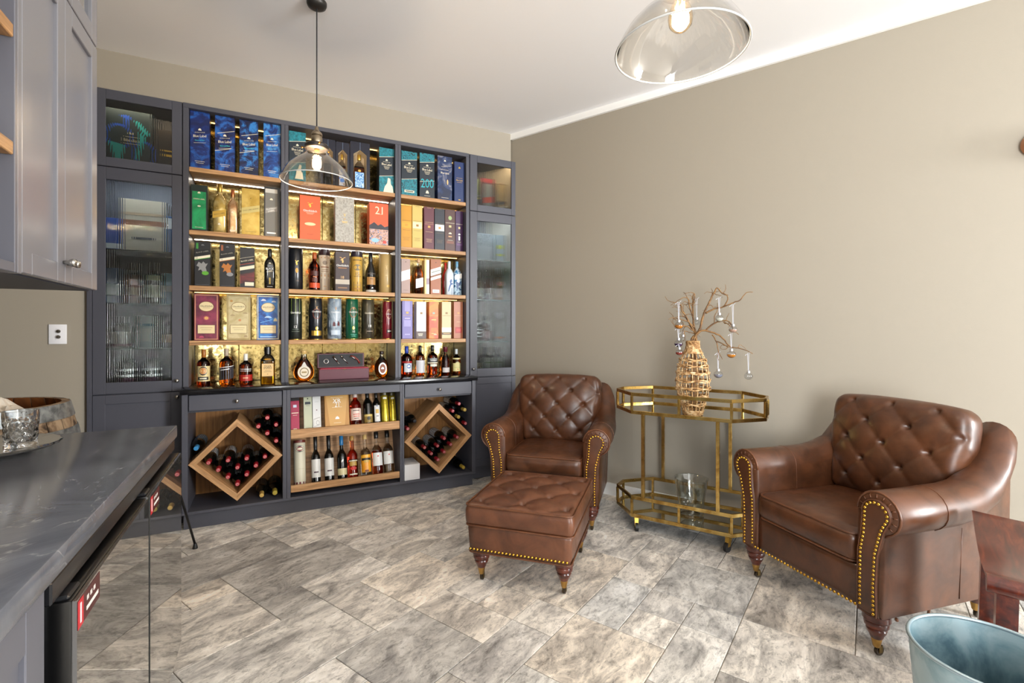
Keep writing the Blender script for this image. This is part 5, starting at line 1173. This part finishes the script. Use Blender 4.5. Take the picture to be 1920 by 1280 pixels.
# ottoman
ot = thing('ottoman', 'tufted brown leather ottoman on turned castor legs', 'ottoman', (1.262,2.222,0), math.radians(-45))
def flare(p):
    k = (p.z+.07)/.14; p.x *= .955+.03*k; p.y *= .955+.03*k; return p
part('body', grid_box(.53,.59,.145,.016,(14,14,6),flare), LEO, ot, (0,0,.235))
def ott(p):
    u, v = abs(p.x)/.268, abs(p.y)/.30
    if p.z > .02:
        e = min(1,max(0,(1-u)/.16))*min(1,max(0,(1-v)/.16)); w_ = min(1,(p.z-.02)/.03)
        p.z += w_*(.020*(1-u**3)*(1-v**3)+e*tuft(p.x,p.y-.02,.108,.115,.042,.019))
    else:
        k = 1+.012*(1-(p.z/.055)**2 if abs(p.z) < .055 else 0); p.x *= k; p.y *= k
    return p
part('cushion', grid_box(.536,.60,.110,.026,(56,60,6),ott), LEO, ot, (0,0,.352))
part('piping', MB().tube(rrect(.535,.60,.03,.398),.0048,6,True).mesh(True), PIPE, ot)
part('piping', MB().tube(rrect(.533,.597,.03,.302),.0052,6,True).mesh(True), PIPE, ot)
m = MB(); yb_ = -.2845
nails_along([(-.245,yb_,.182),(.245,yb_,.182)],.0185,.0066,(0,-1,.05),m)
part('nailhead_trim', m.mesh(True), NAIL, ot, kind='stuff')
part('piping', MB().tube(rrect(.508,.566,.02,.166),.0045,6,True).mesh(True), PIPE, ot)
for x in (-.21,.21):
    for y in (-.222,.222): turned_leg(ot,x,y,.166)

# ------------------------------------------------------------------ brass bar cart
CA = Vector((2.03,2.334,0)); cx_ = Vector((.505,-.863,0)).normalized(); 
ccen = CA+cx_*.2865+Vector((-cx_.y,cx_.x,0))*.225
cart = thing('bar_cart', 'two-tier brass bar cart with mirrored trays on castors', 'cart', (ccen.x,ccen.y,0), math.atan2(cx_.y,cx_.x))
fw, dp, ch, en = .2865, .225, .155, .055
octo = [(-fw,-dp),(fw,-dp),(fw+ch,-en),(fw+ch,en),(fw,dp),(-fw,dp),(-fw-ch,en),(-fw-ch,-en)]
BAR = .009; AB = aged_brass()
def bar3(m, a, b, r=BAR):
    a, b = Vector(a), Vector(b); m.tube([a,b], r*1.35, 4); return m
MIRT = flat('#D9D7CC', .03, 1.0)
for z0,z1 in ((.09,.222),(.732,.865)):
    ins = [(x*.985,y*.97) for x,y in octo]
    part('mirror_tray', MB().prism(ins, z0+.004, z0+.010), MIRT, cart)
    for z in (z0+.0105,z1-.0105):
        for k in range(8):
            a, b = octo[k], octo[(k+1)%8]; m = MB(); d = (Vector(b)-Vector(a)); L_ = d.length; ang = math.atan2(d.y,d.x)
            m.cbox(-L_/2-.004,L_/2+.004,-.006,.006,-.0105,.0105,.001)
            part('rail', m, AB, cart, ((a[0]+b[0])/2,(a[1]+b[1])/2,z), (0,0,ang))
    for k,(x,y) in enumerate(octo+[(0,-dp),(0,dp)]):
        part('corner_post', MB().cbox(-.0075,.0075,-.0075,.0075,z0+.0212,z1-.0212,.001), AB, cart, (x,y,0), (0,0,0 if k in (0,1,4,5,8,9) else PI/4))
for x in (-.215,.215):
    for y in (-dp,dp):
        part('upright', MB().cbox(-.010,.010,-.010,.010,.2225,.7315,.001), AB, cart, (x,y,0))
for x in (-.27,.27):
    for y in (-dp+.03,dp-.03):
        cs = part('castor', MB().cbox(-.014,.014,-.014,.014,.082,.0895,.002).add([(-.012,-.02,.082),(.012,-.02,.082),(.012,.012,.082),(-.012,.012,.082),(-.010,-.028,.03),(.010,-.028,.03),(.010,-.006,.03),(-.010,-.006,.03)],[(0,1,5,4),(3,7,6,2),(0,4,7,3),(1,2,6,5)]), flat('#C9A24E',.3,1.0), cart, (x,y,0), (0,0,.5 if x < 0 else -.4))
        m = MB(); R = .027
        m.rings([[(dx*.009, -.020+rr*math.cos(2*PI*k/20), R+rr*math.sin(2*PI*k/20)) for k in range(20)] for dx,rr in ((-1,R*.8),(-1,R),(1,R),(1,R*.8))])
        part('wheel', m.mesh(40), BLACKM, cs)
CM = Matrix.Translation((ccen.x,ccen.y,0))@Matrix.Rotation(math.atan2(cx_.y,cx_.x),4,'Z')
# glass ice bucket with knobbed sides on the lower tray
gx = CM@Vector((.025,-.02,.1004))
ib = thing('glass_ice_bucket', 'clear glass ice bucket with knobbed handles on the lower tray', 'ice bucket', gx, .4)
part('bowl', MB().lathe([(.0001,0),(.070,0),(.074,.006),(.073,.05),(.084,.12),(.100,.225),(.104,.230),(.100,.230),(.094,.225),(.078,.125),(.064,.06),(.05,.045),(.0001,.042)],40).mesh(True), thin_glass('#F4F7F6',2.2), ib)
for sg in (-1,1):
    m = MB()
    for a,zz,r in ((0,.13,.017),(.12,.112,.014),(-.10,.104,.013),(.02,.09,.012)):
        an = a+(0 if sg > 0 else PI); m.sphere((.096*math.cos(an),.096*math.sin(an),zz),r,12,8)
    part('handle', m.mesh(True), thin_glass('#F4F7F6',2.2), ib)

# ------------------------------------------------------------------ woven vase and branches
VB = Vector((2.292,2.090,.7422)); VZ = VB.x*_s+VB.y*_c; K = VZ/F       # metres per pixel at the vase
vase = thing('woven_vase', 'tall open-weave rattan vase standing on the brass cart', 'vase', VB)
RAT = cloudy('#7A532C','#BE9460',34,'#E2C99E',.6,.8)
def vpx(py): return (778-py)*K
vprof = [(16,778),(19.5,765),(24,748),(29,730),(29.5,712),(27.5,694),(24,678),(18,664),(12.5,655),(11,648),(11,640)]
def vr(z):
    pts = [(vpx(py),r*K*1.0) for r,py in vprof]
    for (z0,r0),(z1_,r1) in zip(pts,pts[1:]):
        if z <= z1_: return r0+(r1-r0)*(z-z0)/max(1e-6,z1_-z0)
    return pts[-1][1]
HV = vpx(640)
for k in range(18):
    a = 2*PI*k/18; m = MB()
    m.tube([((vr(z)-.001)*math.cos(a+.02*math.sin(9*z*20)),(vr(z)-.001)*math.sin(a+.02*math.sin(9*z*20)),z) for z in [HV*i/16*.97+.004 for i in range(17)]],.0032,5)
    part('stake', m.mesh(True), RAT, vase)
rv = random.Random(3)
for py in (757,742,727,713,699,686,675):
    z = vpx(py); m = MB()
    for q_ in range(2):
        ph = rv.random()*6; m.tube([((vr(z)+.003+.0025*math.sin(9*a+ph+q_*PI))*math.cos(a),(vr(z)+.003+.0025*math.sin(9*a+ph+q_*PI))*math.sin(a),z+.004*math.sin(5*a+ph)+.004*(q_-.5)*2) for a in [2*PI*i/54 for i in range(54)]],.0046,6,True)
    part('weave_band', m.mesh(True), RAT, vase)
def coil(z0,z1,r_t,name):
    m = MB(); n = int((z1-z0)/(r_t*1.7))
    for i in range(n+1):
        z = z0+(z1-z0)*i/n; ph = i*1.3
        m.tube([((vr(z)+.002+.0015*math.sin(11*a+ph))*math.cos(a),(vr(z)+.002+.0015*math.sin(11*a+ph))*math.sin(a),z) for a in [2*PI*k/44 for k in range(44)]],r_t,5,True)
    return part(name, m.mesh(True), RAT, vase)
coil(.004,.030,.0034,'woven_base'); coil(vpx(662),HV,.0034,'woven_collar')
# branches: photographed outline set at the vase's depth, each twig with its own distance
br = thing('dried_branches', 'bare golden curly branches standing in the woven vase', 'branches', (VB.x,VB.y,VB.z+.012))
BRM = cloudy('#553616','#8A6434',30,None,.6,.6)
def zp(zx, zy, dz=0.0):
    return at_depth(1230+zx/4.74, 530+zy/4.74, VZ+dz)
vdir = Vector((_s,_c,0))
def twig(pts, r0, r1, dz=(0,0), seed=0, name='branch', parent=None):
    rg = random.Random(seed); P_ = []
    for i,(x,y) in enumerate(pts):
        f = i/(len(pts)-1); P_.append(zp(x,y,dz[0]+(dz[1]-dz[0])*f))
    out = []
    for i in range(len(P_)-1):                                   # Catmull-Rom
        p0 = P_[max(0,i-1)]; p1 = P_[i]; p2 = P_[i+1]; p3 = P_[min(len(P_)-1,i+2)]
        for k in range(5):
            t = k/5; out.append(.5*((2*p1)+(p2-p0)*t+(2*p0-5*p1+4*p2-p3)*t*t+(3*p1-p0-3*p2+p3)*t**3)+Vector((rg.uniform(-1,1),rg.uniform(-1,1),rg.uniform(-1,1)))*.0012)
    out.append(P_[-1])
    m = MB().tube(out, lambda t: 1.35*(r0+(r1-r0)*t), 6)
    return part(name, m.mesh(True), BRM, br, world=True)
base = [(330,560),(322,500)]
twig([(335,1110),(330,800),(326,560),(320,500),(360,455),(395,400),(420,290),(470,180),(515,90),(545,45),(590,95),(640,110)],.0075,.002,(0,-.03),1)
twig([(345,1100),(350,700),(356,520),(352,450),(335,370),(328,250),(330,120),(345,100)],.007,.0022,(.01,.05),2)
twig([(325,1100),(322,700),(330,520),(380,440),(440,425),(540,455),(600,500),(650,560),(730,580),(800,600),(860,630)],.0065,.0014,(0,-.06),3)
twig([(440,270),(520,230),(600,210),(640,130),(600,90)],.0042,.0016,(-.02,-.07),4)
twig([(600,215),(690,175),(750,150),(800,90),(860,82)],.003,.0012,(-.05,-.10),5)
twig([(440,425),(500,370),(580,340),(650,345),(690,420),(735,460)],.0042,.0012,(-.02,-.08),6)
twig([(520,360),(520,300),(545,240),(545,180)],.0022,.0009,(-.05,-.02),7)
twig([(500,460),(540,530),(555,610),(590,680)],.003,.001,(-.02,-.05),8)
twig([(540,520),(600,545),(640,570),(700,580)],.0025,.0012,(-.03,-.08),9)
twig([(470,180),(500,90),(490,50)],.002,.0009,(-.03,0),10)
twig([(590,95),(620,60),(615,15)],.0018,.0008,(-.03,-.02),11)
twig([(352,450),(310,380),(270,300),(230,250),(225,200),(180,180),(110,160),(80,120)],.0045,.0009,(.01,-.03),12)
twig([(328,300),(295,200),(290,150),(250,130),(190,160),(130,200)],.0035,.0009,(.03,.03),13)
twig([(328,200),(345,110),(310,85),(245,100)],.0026,.0009,(.04,.02),14)
twig([(340,400),(290,350),(230,330),(150,310),(110,325)],.0032,.0009,(.01,-.05),15)
twig([(335,430),(280,390),(240,380),(160,370),(130,330)],.0028,.0009,(.0,-.02),16)
twig([(310,390),(260,310),(200,300),(150,330),(165,400)],.0022,.0008,(.02,-.04),17)
twig([(345,450),(300,440),(250,430),(260,480),(245,515)],.0025,.0009,(0,-.03),18)
twig([(290,160),(260,95),(240,85)],.0018,.0008,(.03,.05),19)
twig([(270,300),(240,240),(255,190),(300,240)],.0018,.0008,(.01,.04),20)
twig([(730,580),(745,550),(800,590)],.0014,.0007,(-.07,-.06),21)
twig([(640,350),(660,370),(640,400)],.0014,.0007,(-.05,-.06),22)
twig([(555,620),(545,660),(560,690)],.0014,.0007,(-.05,-.05),23)
rt = random.Random(11)
for k in range(26):                                             # fine curly side twigs
    sx, sy = rt.choice([(320,420),(300,330),(250,300),(290,180),(225,220),(330,160),(470,200),(520,95),(600,350),(640,560),(180,330),(260,390)])
    dx, dy = (rt.choice([-1,-1,-1,1]) if sx < 400 else rt.choice([-1,1])), rt.uniform(-1,.6); pts = [(sx,sy)]
    for j in range(4):
        a_ = rt.uniform(-.9,.9); dx, dy = dx*math.cos(a_)-dy*math.sin(a_), dx*math.sin(a_)+dy*math.cos(a_); n_ = math.hypot(dx,dy)
        pts.append((pts[-1][0]+dx/n_*rt.uniform(14,30), pts[-1][1]+dy/n_*rt.uniform(14,30)))
    twig(pts,.0017,.0007,(rt.uniform(-.02,.04),rt.uniform(-.05,.06)),40+k,'twig')
# hanging glass baubles
RIB = flat('#9FA1A9',.4)
def bauble(zx, zy, ztop, col, label, dz, r=.026, liquid=True):
    c = zp(zx,zy,dz); top = zp(zx-2,ztop,dz)
    t = thing('hanging_bauble', label, 'ornament', (c.x,c.y,c.z-r), 0, 'glass baubles hanging from the branches')
    part('glass_ball', MB().sphere((0,0,r),r,20,14,.82).mesh(True), thin_glass('#F2F4F6',1.6), t)
    if col:
        prof = []
        for k in range(9):
            ph = PI*.52*k/8; prof.append((max(1e-4,.93*r*math.sin(ph)), r-.93*.82*r*math.cos(ph)))
        part('liquid', MB().lathe(prof,20).mesh(40), flat(col,.08,0,.8), t)
    part('cap', MB().lathe([(.0085,r*1.78),(.009,r*1.8),(.009,r*1.8+.012),(.003,r*1.8+.015)],14).mesh(30), SILV, t)
    h = max(.02,(top.z-(c.z-r))-r*1.8-.012); z0 = r*1.8+.012
    m = MB(); w_ = .0018
    for sx in (-1,1):
        m.add([(sx*.002-w_,0,z0),(sx*.002+w_,0,z0),(sx*.006+w_,.002,z0+h),(sx*.006-w_,.002,z0+h)],[(0,1,2,3)])
        m.add([(sx*.006-w_,.003,z0+h-.004),(sx*.006+w_,.003,z0+h-.002),(sx*.024+w_*.6,.004,z0+h+.010*sx),(sx*.024-w_*.6,.004,z0+h+.010*sx-.006)],[(0,1,2,3)])
    part('ribbon', m.mesh(), RIB, t)
bauble(203,380,170,'#C9781E','amber-filled glass bauble hanging highest on the dense twigs',-.04)
bauble(200,540,400,'#3A1E4A','dark purple-filled glass bauble below the dense twigs',-.02)
bauble(206,618,560,'#8A2A1E','red-brown filled glass bauble beside the vase neck',-.045,.022)
bauble(362,350,140,None,'empty clear glass bauble on long ribbon above the vase neck',.05,.020)
bauble(563,315,130,'#E2E2D2','glass bauble with pale clear liquid under the upper fork',-.05,.024)
bauble(685,415,190,'#C9A08A','glass bauble with pinkish liquid on a long white ribbon',-.08,.024)
bauble(670,637,450,'#C97A1A','amber-filled glass bauble under the low branch',-.07)
bauble(553,815,620,'#8A8C9A','grey-filled glass bauble hanging lowest near the vase side',-.05)
bauble(822,830,625,None,'empty clear glass bauble at the tip of the low branch',-.06,.024)
bauble(240,500,440,None,'small empty glass bauble between purple and red ones',.03,.018)

# ------------------------------------------------------------------ pendants
GSH = thin_glass('#F6F4F0',2.2)
def pendant(label, x, y, zr):
    t = thing('pendant_lamp', label, 'pendant lamp', (x,y,zr), 0, None)
    H0 = .232; R = .178
    prof = [(R,0),(R*.985,.010),(.165,.032),(.147,.062),(.119,.092),(.087,.118),(.062,.137),(.052,.150),(.055,.160),(.052,.172),(.046,.178)]
    inn = [(r-.0025,z+.001) for r,z in prof[::-1]]
    m = MB().rings([[(r*math.cos(2*PI*k/64),r*math.sin(2*PI*k/64),z) for k in range(64)] for r,z in prof+inn+[prof[0]]],False,False)
    part('glass_shade', m.mesh(True), GSH, t)
    part('shade_rim', MB().tube([(R*math.cos(2*PI*k/64),R*math.sin(2*PI*k/64),0) for k in range(64)],.0027,8,True).mesh(True), flat('#CFCFCD',.12), t)  # opaque pale tube: bright highlight of the glass edge put into its colour
    part('gallery', MB().lathe([(.020,.168),(.056,.168),(.060,.172),(.060,.184),(.054,.192),(.030,.196)],32).mesh(30), flat('#55504C',.35,.9), t)
    for k in range(3):
        a = 2*PI*k/3+.6; part('thumb_screw', MB().tube([(.058*math.cos(a),.058*math.sin(a),.178),(.074*math.cos(a),.074*math.sin(a),.178)],.0028,6).sphere((.077*math.cos(a),.077*math.sin(a),.178),.006,8,6).mesh(True), flat('#A8742E',.3,1.0), t)
    part('lamp_holder', MB().lathe([(.026,.190),(.028,.194),(.028,.228),(.024,.236),(.028,.240),(.026,.252),(.012,.266),(.008,.284),(.003,.288)],28).mesh(30), flat('#A89A84',.3,1.0), t)
    part('cord', MB().tube([(0,0,.284),(0,0,ZC-zr-.02)],.0032,8).mesh(True), flat('#2E2E32',.6), t)
    part('ceiling_rose', MB().lathe([(.004,ZC-zr-.034),(.030,ZC-zr-.032),(.045,ZC-zr-.024),(.050,ZC-zr-.012),(.050,ZC-zr-.0002)],32).mesh(40), flat('#3A3836',.4,.6), t)
    part('bulb', MB().lathe([(.0001,.055),(.018,.058),(.030,.070),(.034,.090),(.031,.112),(.020,.136),(.013,.152),(.013,.168)],24).mesh(True), thin_glass('#FFF2DC',1.5), t)
    fil = part('filament', MB().tube([(.010*math.cos(a),.010*math.sin(a),.075+.06*(k%2)) for k,a in enumerate([2*PI*j/10 for j in range(11)])],.0022,5).mesh(True), emit('#FFC681',260), t)
    part('bulb_base', MB().lathe([(.013,.160),(.013,.190)],16).mesh(30), flat('#B58A3A',.3,1.0), t)
    l = bpy.data.lights.new('bulb_light','POINT'); l.energy = 14; l.color = (1,.93,.82); l.shadow_soft_size = .03
    lo = bpy.data.objects.new('bulb_light', l); C.objects.link(lo); lo.parent = t; lo.location = (0,0,.105)
    return t
pendant('clear glass pendant lamp hanging in front of the display shelves', .231, 2.712, 2.035)
pendant('clear glass pendant lamp hanging above the seating by the plain wall', 1.032, .985, 2.035)

# ------------------------------------------------------------------ barrel
BX, BY, BH = -1.06, 2.70, .945
bl = thing('wine_barrel', 'weathered oak wine barrel with galvanised hoops against the wall', 'barrel', (BX,BY,0))
def brad(z): return .355-.062*((z-.47)/.47)**2
BARM = cloudy('#3A2C20','#7A634C',18,'#A08A70',.8,.8); INN = cloudy('#5A3214','#8E5526',10,None,.7,.6)
n = 26
for k in range(n):
    a0, a1 = 2*PI*k/n+.006, 2*PI*(k+1)/n-.006; m = MB(); rs = []
    for i in range(9):
        z = BH*i/8; r = brad(z)
        rs.append([(r*math.cos(a0),r*math.sin(a0),z),(r*math.cos((a0+a1)/2)*1.004,r*math.sin((a0+a1)/2)*1.004,z),(r*math.cos(a1),r*math.sin(a1),z),((r-.024)*math.cos(a1),(r-.024)*math.sin(a1),z),((r-.024)*math.cos(a0),(r-.024)*math.sin(a0),z)])
    m.rings(rs); me = m.mesh(30); me.materials.append(BARM); me.materials.append(INN)
    for f in me.polygons:
        c_ = f.center; 
        if math.hypot(c_.x,c_.y) < brad(c_.z)-.018: f.material_index = 1
    part('stave', me, None, bl)
GALV = cloudy('#6E7478','#A9AFB2',26,None,.45,.4,.75)
for z0,z1 in ((.885,.945),(.800,.842),(.66,.70),(.26,.30),(.02,.08)):
    part('hoop', MB().rings([[((brad(z)+d)*math.cos(2*PI*k/64),(brad(z)+d)*math.sin(2*PI*k/64),z) for k in range(64)] for z,d in ((z0,.001),(z0,.004),(z1,.004),(z1,.001))],False,False).mesh(30), GALV, bl)
part('rivet', MB().dome(((brad(.915)+.004)*math.cos(-.75),(brad(.915)+.004)*math.sin(-.75),.915),.006,(math.cos(-.75),math.sin(-.75),0)).dome(((brad(.915)+.004)*math.cos(-.62),(brad(.915)+.004)*math.sin(-.62),.915),.006,(math.cos(-.62),math.sin(-.62),0)), flat('#2E2A28',.5,.6), bl)
part('barrel_head', MB().lathe([(.0001,.86),(brad(.87)-.025,.86),(brad(.87)-.025,.875),(.0001,.875)],40), INN, bl)
rg = random.Random(5); m = MB(); G = 16; pv = []
for i in range(G+1):
    for j in range(G+1):
        u, v = i/G-.5, j/G-.5; pv.append((u*.36, v*.25, .006+max(0,.115*(1-(u*u+v*v)*3.2))*rg.uniform(.55,1.1)+.012*rg.random()))
m.add(pv,[(i*(G+1)+j,(i+1)*(G+1)+j,(i+1)*(G+1)+j+1,i*(G+1)+j+1) for i in range(G) for j in range(G)])
single('crumpled_paper', 'crumpled pale packing paper lying in the open barrel', 'paper', m.mesh(False), flat('#CFC6B8',.8), (BX+.005,BY-.01,.8765), (0,0,-.3))

# ------------------------------------------------------------------ glassware on the worktop
CRY = glass('#FBFCFD',0,1.50)
def cut(n, R, H, deep, rows, base=.014, wall=.006, straight=True):
    m = MB(); rs = []; seg = 48
    for i in range(25):
        z = H*i/24; ring = []
        for k in range(seg):
            a = 2*PI*k/seg; u = a/(2*PI)*n; v = z/H*rows
            d = deep*(1-abs(math.sin(PI*(u+v)))*1.0)**2+deep*(1-abs(math.sin(PI*(u-v))))**2 if .08 < z/H < .72 else 0
            r = R*(.90+.10*z/H)-d; ring.append((r*math.cos(a),r*math.sin(a),z))
        rs.append(ring)
    for z,r in ((H,R-wall),(base+.01,R*.9-wall),(base,R*.6),(base,.001)): rs.append([(r*math.cos(2*PI*k/seg),r*math.sin(2*PI*k/seg),z) for k in range(seg)])
    m.rings(rs,True,True); return m.mesh(35)
PX, PY = -.735, 1.915
rsr = [(.0001,0),(.10,0),(.155,.006),(.172,.013),(.176,.018),(.172,.020),(.150,.013),(.10,.008),(.0001,.008)]
m = MB(); rs = []
for r,z in rsr: rs.append([((r*(1+.010*math.cos(24*a)*(r > .14)))*math.cos(a),(r*(1+.010*math.cos(24*a)*(r > .14)))*math.sin(a),z) for a in [2*PI*k/96 for k in range(96)]])
m.rings(rs,True,True)
single('glass_platter', 'round pressed glass platter with scalloped rim on the worktop', 'platter', m.mesh(40), thin_glass('#F4F6F7',3.5), (PX,PY,CT+.0003))
single('whisky_tumbler', 'cut crystal whisky tumbler standing on the glass platter', 'glass', cut(10,.041,.105,.004,3), CRY, (-.650,1.925,CT+.0095))
dc = thing('crystal_decanter', 'square cut crystal decanter with ball stopper on the platter', 'decanter', (-.752,1.842,CT+.0150), .35)
m = MB().lathe([(.0001,0),(.058,0),(.062,.006),(.062,.13),(.055,.145),(.026,.158),(.019,.172),(.019,.20),(.027,.208),(.020,.208),(.013,.20),(.013,.172),(.0001,.150)],32,p=.5)
part('body', m.mesh(35), CRY, dc)
part('stopper', MB().lathe([(.011,.195),(.0115,.209),(.008,.214),(.012,.220),(.024,.236),(.026,.250),(.018,.268),(.0001,.274)],20).mesh(35), CRY, dc)

# ------------------------------------------------------------------ black tripod stand beside the bar
tr = thing('tripod_stand', 'small black metal tripod stand beside the bar end', 'stand', (-.50,3.20,0))
ap = Vector((0,0,.64))
for fx,fy in ((.130,.083),(-.14,.10),(-.05,-.16)):
    lg = part('leg', MB().tube([ap,(fx*.5,fy*.5,.33),(fx,fy,.022)],.0065,8).mesh(True), BLACK, tr)
    part('rubber_foot', MB().lathe([(.013,0),(.014,.004),(.010,.022),(.008,.030)],14,(fx,fy,0)).mesh(30), BLACKM, lg)
    part('brace', MB().tube([(fx*.48,fy*.48,.35),(0,0,.40)],.004,6).mesh(True), BLACK, lg)
part('centre_post', MB().tube([(0,0,.37),(0,0,.665)],.010,12).mesh(True), BLACK, tr)
part('collar', MB().lathe([(.018,.385),(.018,.41)],14).lathe([(.02,.63),(.02,.655)],14), BLACK, tr)

# ------------------------------------------------------------------ wooden stool, pail and wall ornament near the viewpoint
sA = Vector((2.339,.816,0)); sB = Vector((1.768,.586,0)); dl = (sA-sB).normalized(); wd_ = Vector((dl.y,-dl.x,0)); SL = (sA-sB).length; SW = .42
so = sB+dl*SL/2+wd_*SW/2
stl = thing('wooden_stool', 'dark red polished wooden stool with curved saddle seat', 'stool', (so.x,so.y,0), math.atan2(dl.y,dl.x))
m = MB(); rs = []
for i in range(25):
    f = i/24; x = -SL/2+SL*f; zt = .582-.034*math.sin(PI*min(1,f*1.02))-.012*(1-f) ; th = .034
    if f < .10: zt += .010*math.sin(PI*f/.1)
    ring = []
    for k in range(13):
        g_ = k/12; ring.append((x,-SW/2+SW*g_,zt-.010*math.sin(PI*g_)))
    for k in range(13):
        g_ = 1-k/12; ring.append((x,-SW/2+.01+(SW-.02)*g_,zt-th-.004))
    rs.append(ring)
m.rings(rs); part('seat', m.mesh(45), mahogany(), stl)
part('rolled_edge', MB().tube([(-SL/2+.004,-SW/2+SW*k/12,.556+.004*math.sin(PI*k/12)*-1) for k in range(13)],.024,14).mesh(50), mahogany(), stl)
for sx in (-1,1):
    for sy in (-1,1):
        m = MB(); a = Vector((sx*(SL/2-.065),sy*(SW/2-.045),.530)); b = Vector((sx*(SL/2-.045),sy*(SW/2-.03),0))
        m.rings([[(p.x+dx*.028,p.y+dy*.022,p.z) for dx,dy in ((-1,-1),(1,-1),(1,1),(-1,1))] for p in (b,a)])
        part('leg', m, mahogany(), stl)
for sy in (-1,1): part('stretcher', MB().cbox(-SL/2+.08,SL/2-.08,sy*(SW/2-.038)-.012,sy*(SW/2-.038)+.012,.16,.20,.003), mahogany(), stl)
part('apron', MB().cbox(-SL/2+.055,SL/2-.055,-SW/2+.035,-SW/2+.055,.44,.515,.003).cbox(-SL/2+.055,SL/2-.055,SW/2-.055,SW/2-.035,.44,.515,.003), mahogany(), stl)
def galv():
    return cloudy('#5E7C88','#86A4AE',7,'#A6BCC2',.38,.5,.55)
pl = thing('metal_pail', 'blue-grey galvanised metal pail standing next to the wooden stool', 'pail', (1.545,.500,0))
pp = [(.0001,.0),(.118,0),(.120,.004),(.158,.478),(.1555,.478),(.117,.010),(.0001,.010)]
part('body', MB().lathe(pp,56).mesh(40), galv(), pl)
part('rolled_rim', MB().tube([(.1575*math.cos(2*PI*k/56),.1575*math.sin(2*PI*k/56),.478) for k in range(56)],.0048,8,True).mesh(True), flat('#A9BDC6',.35,.7), pl)
for sg in (-1,1):
    part('handle', MB().tube([(sg*.156,-.05,.40),(sg*.185,-.045,.41),(sg*.185,.045,.41),(sg*.156,.05,.40)],.005,6).mesh(True), flat('#7A8E98',.4,.7), pl, rot=(0,0,1.0))
r_ = ray(1916,270); D_ = Vector((r_[0],r_[1],0)); tt = (RWALL-.05)/(D_.dot(RN)); op = D_*tt; oz = EYE+r_[2]*tt
wo = op-RD*.105
single('wall_plaque', 'rounded brown wooden ornament mounted on the taupe wall', 'wall ornament', MB().lathe([(.0001,0),(.095,0),(.105,.015),(.095,.045),(.06,.058),(.0001,.06)],40,sy=.75).mesh(40), cloudy('#6A3A22','#A5683E',8,None,.35,.8), (wo.x+RN.x*.049,wo.y+RN.y*.049,oz), (PI/2,0,math.atan2(RD.y,RD.x)+PI))
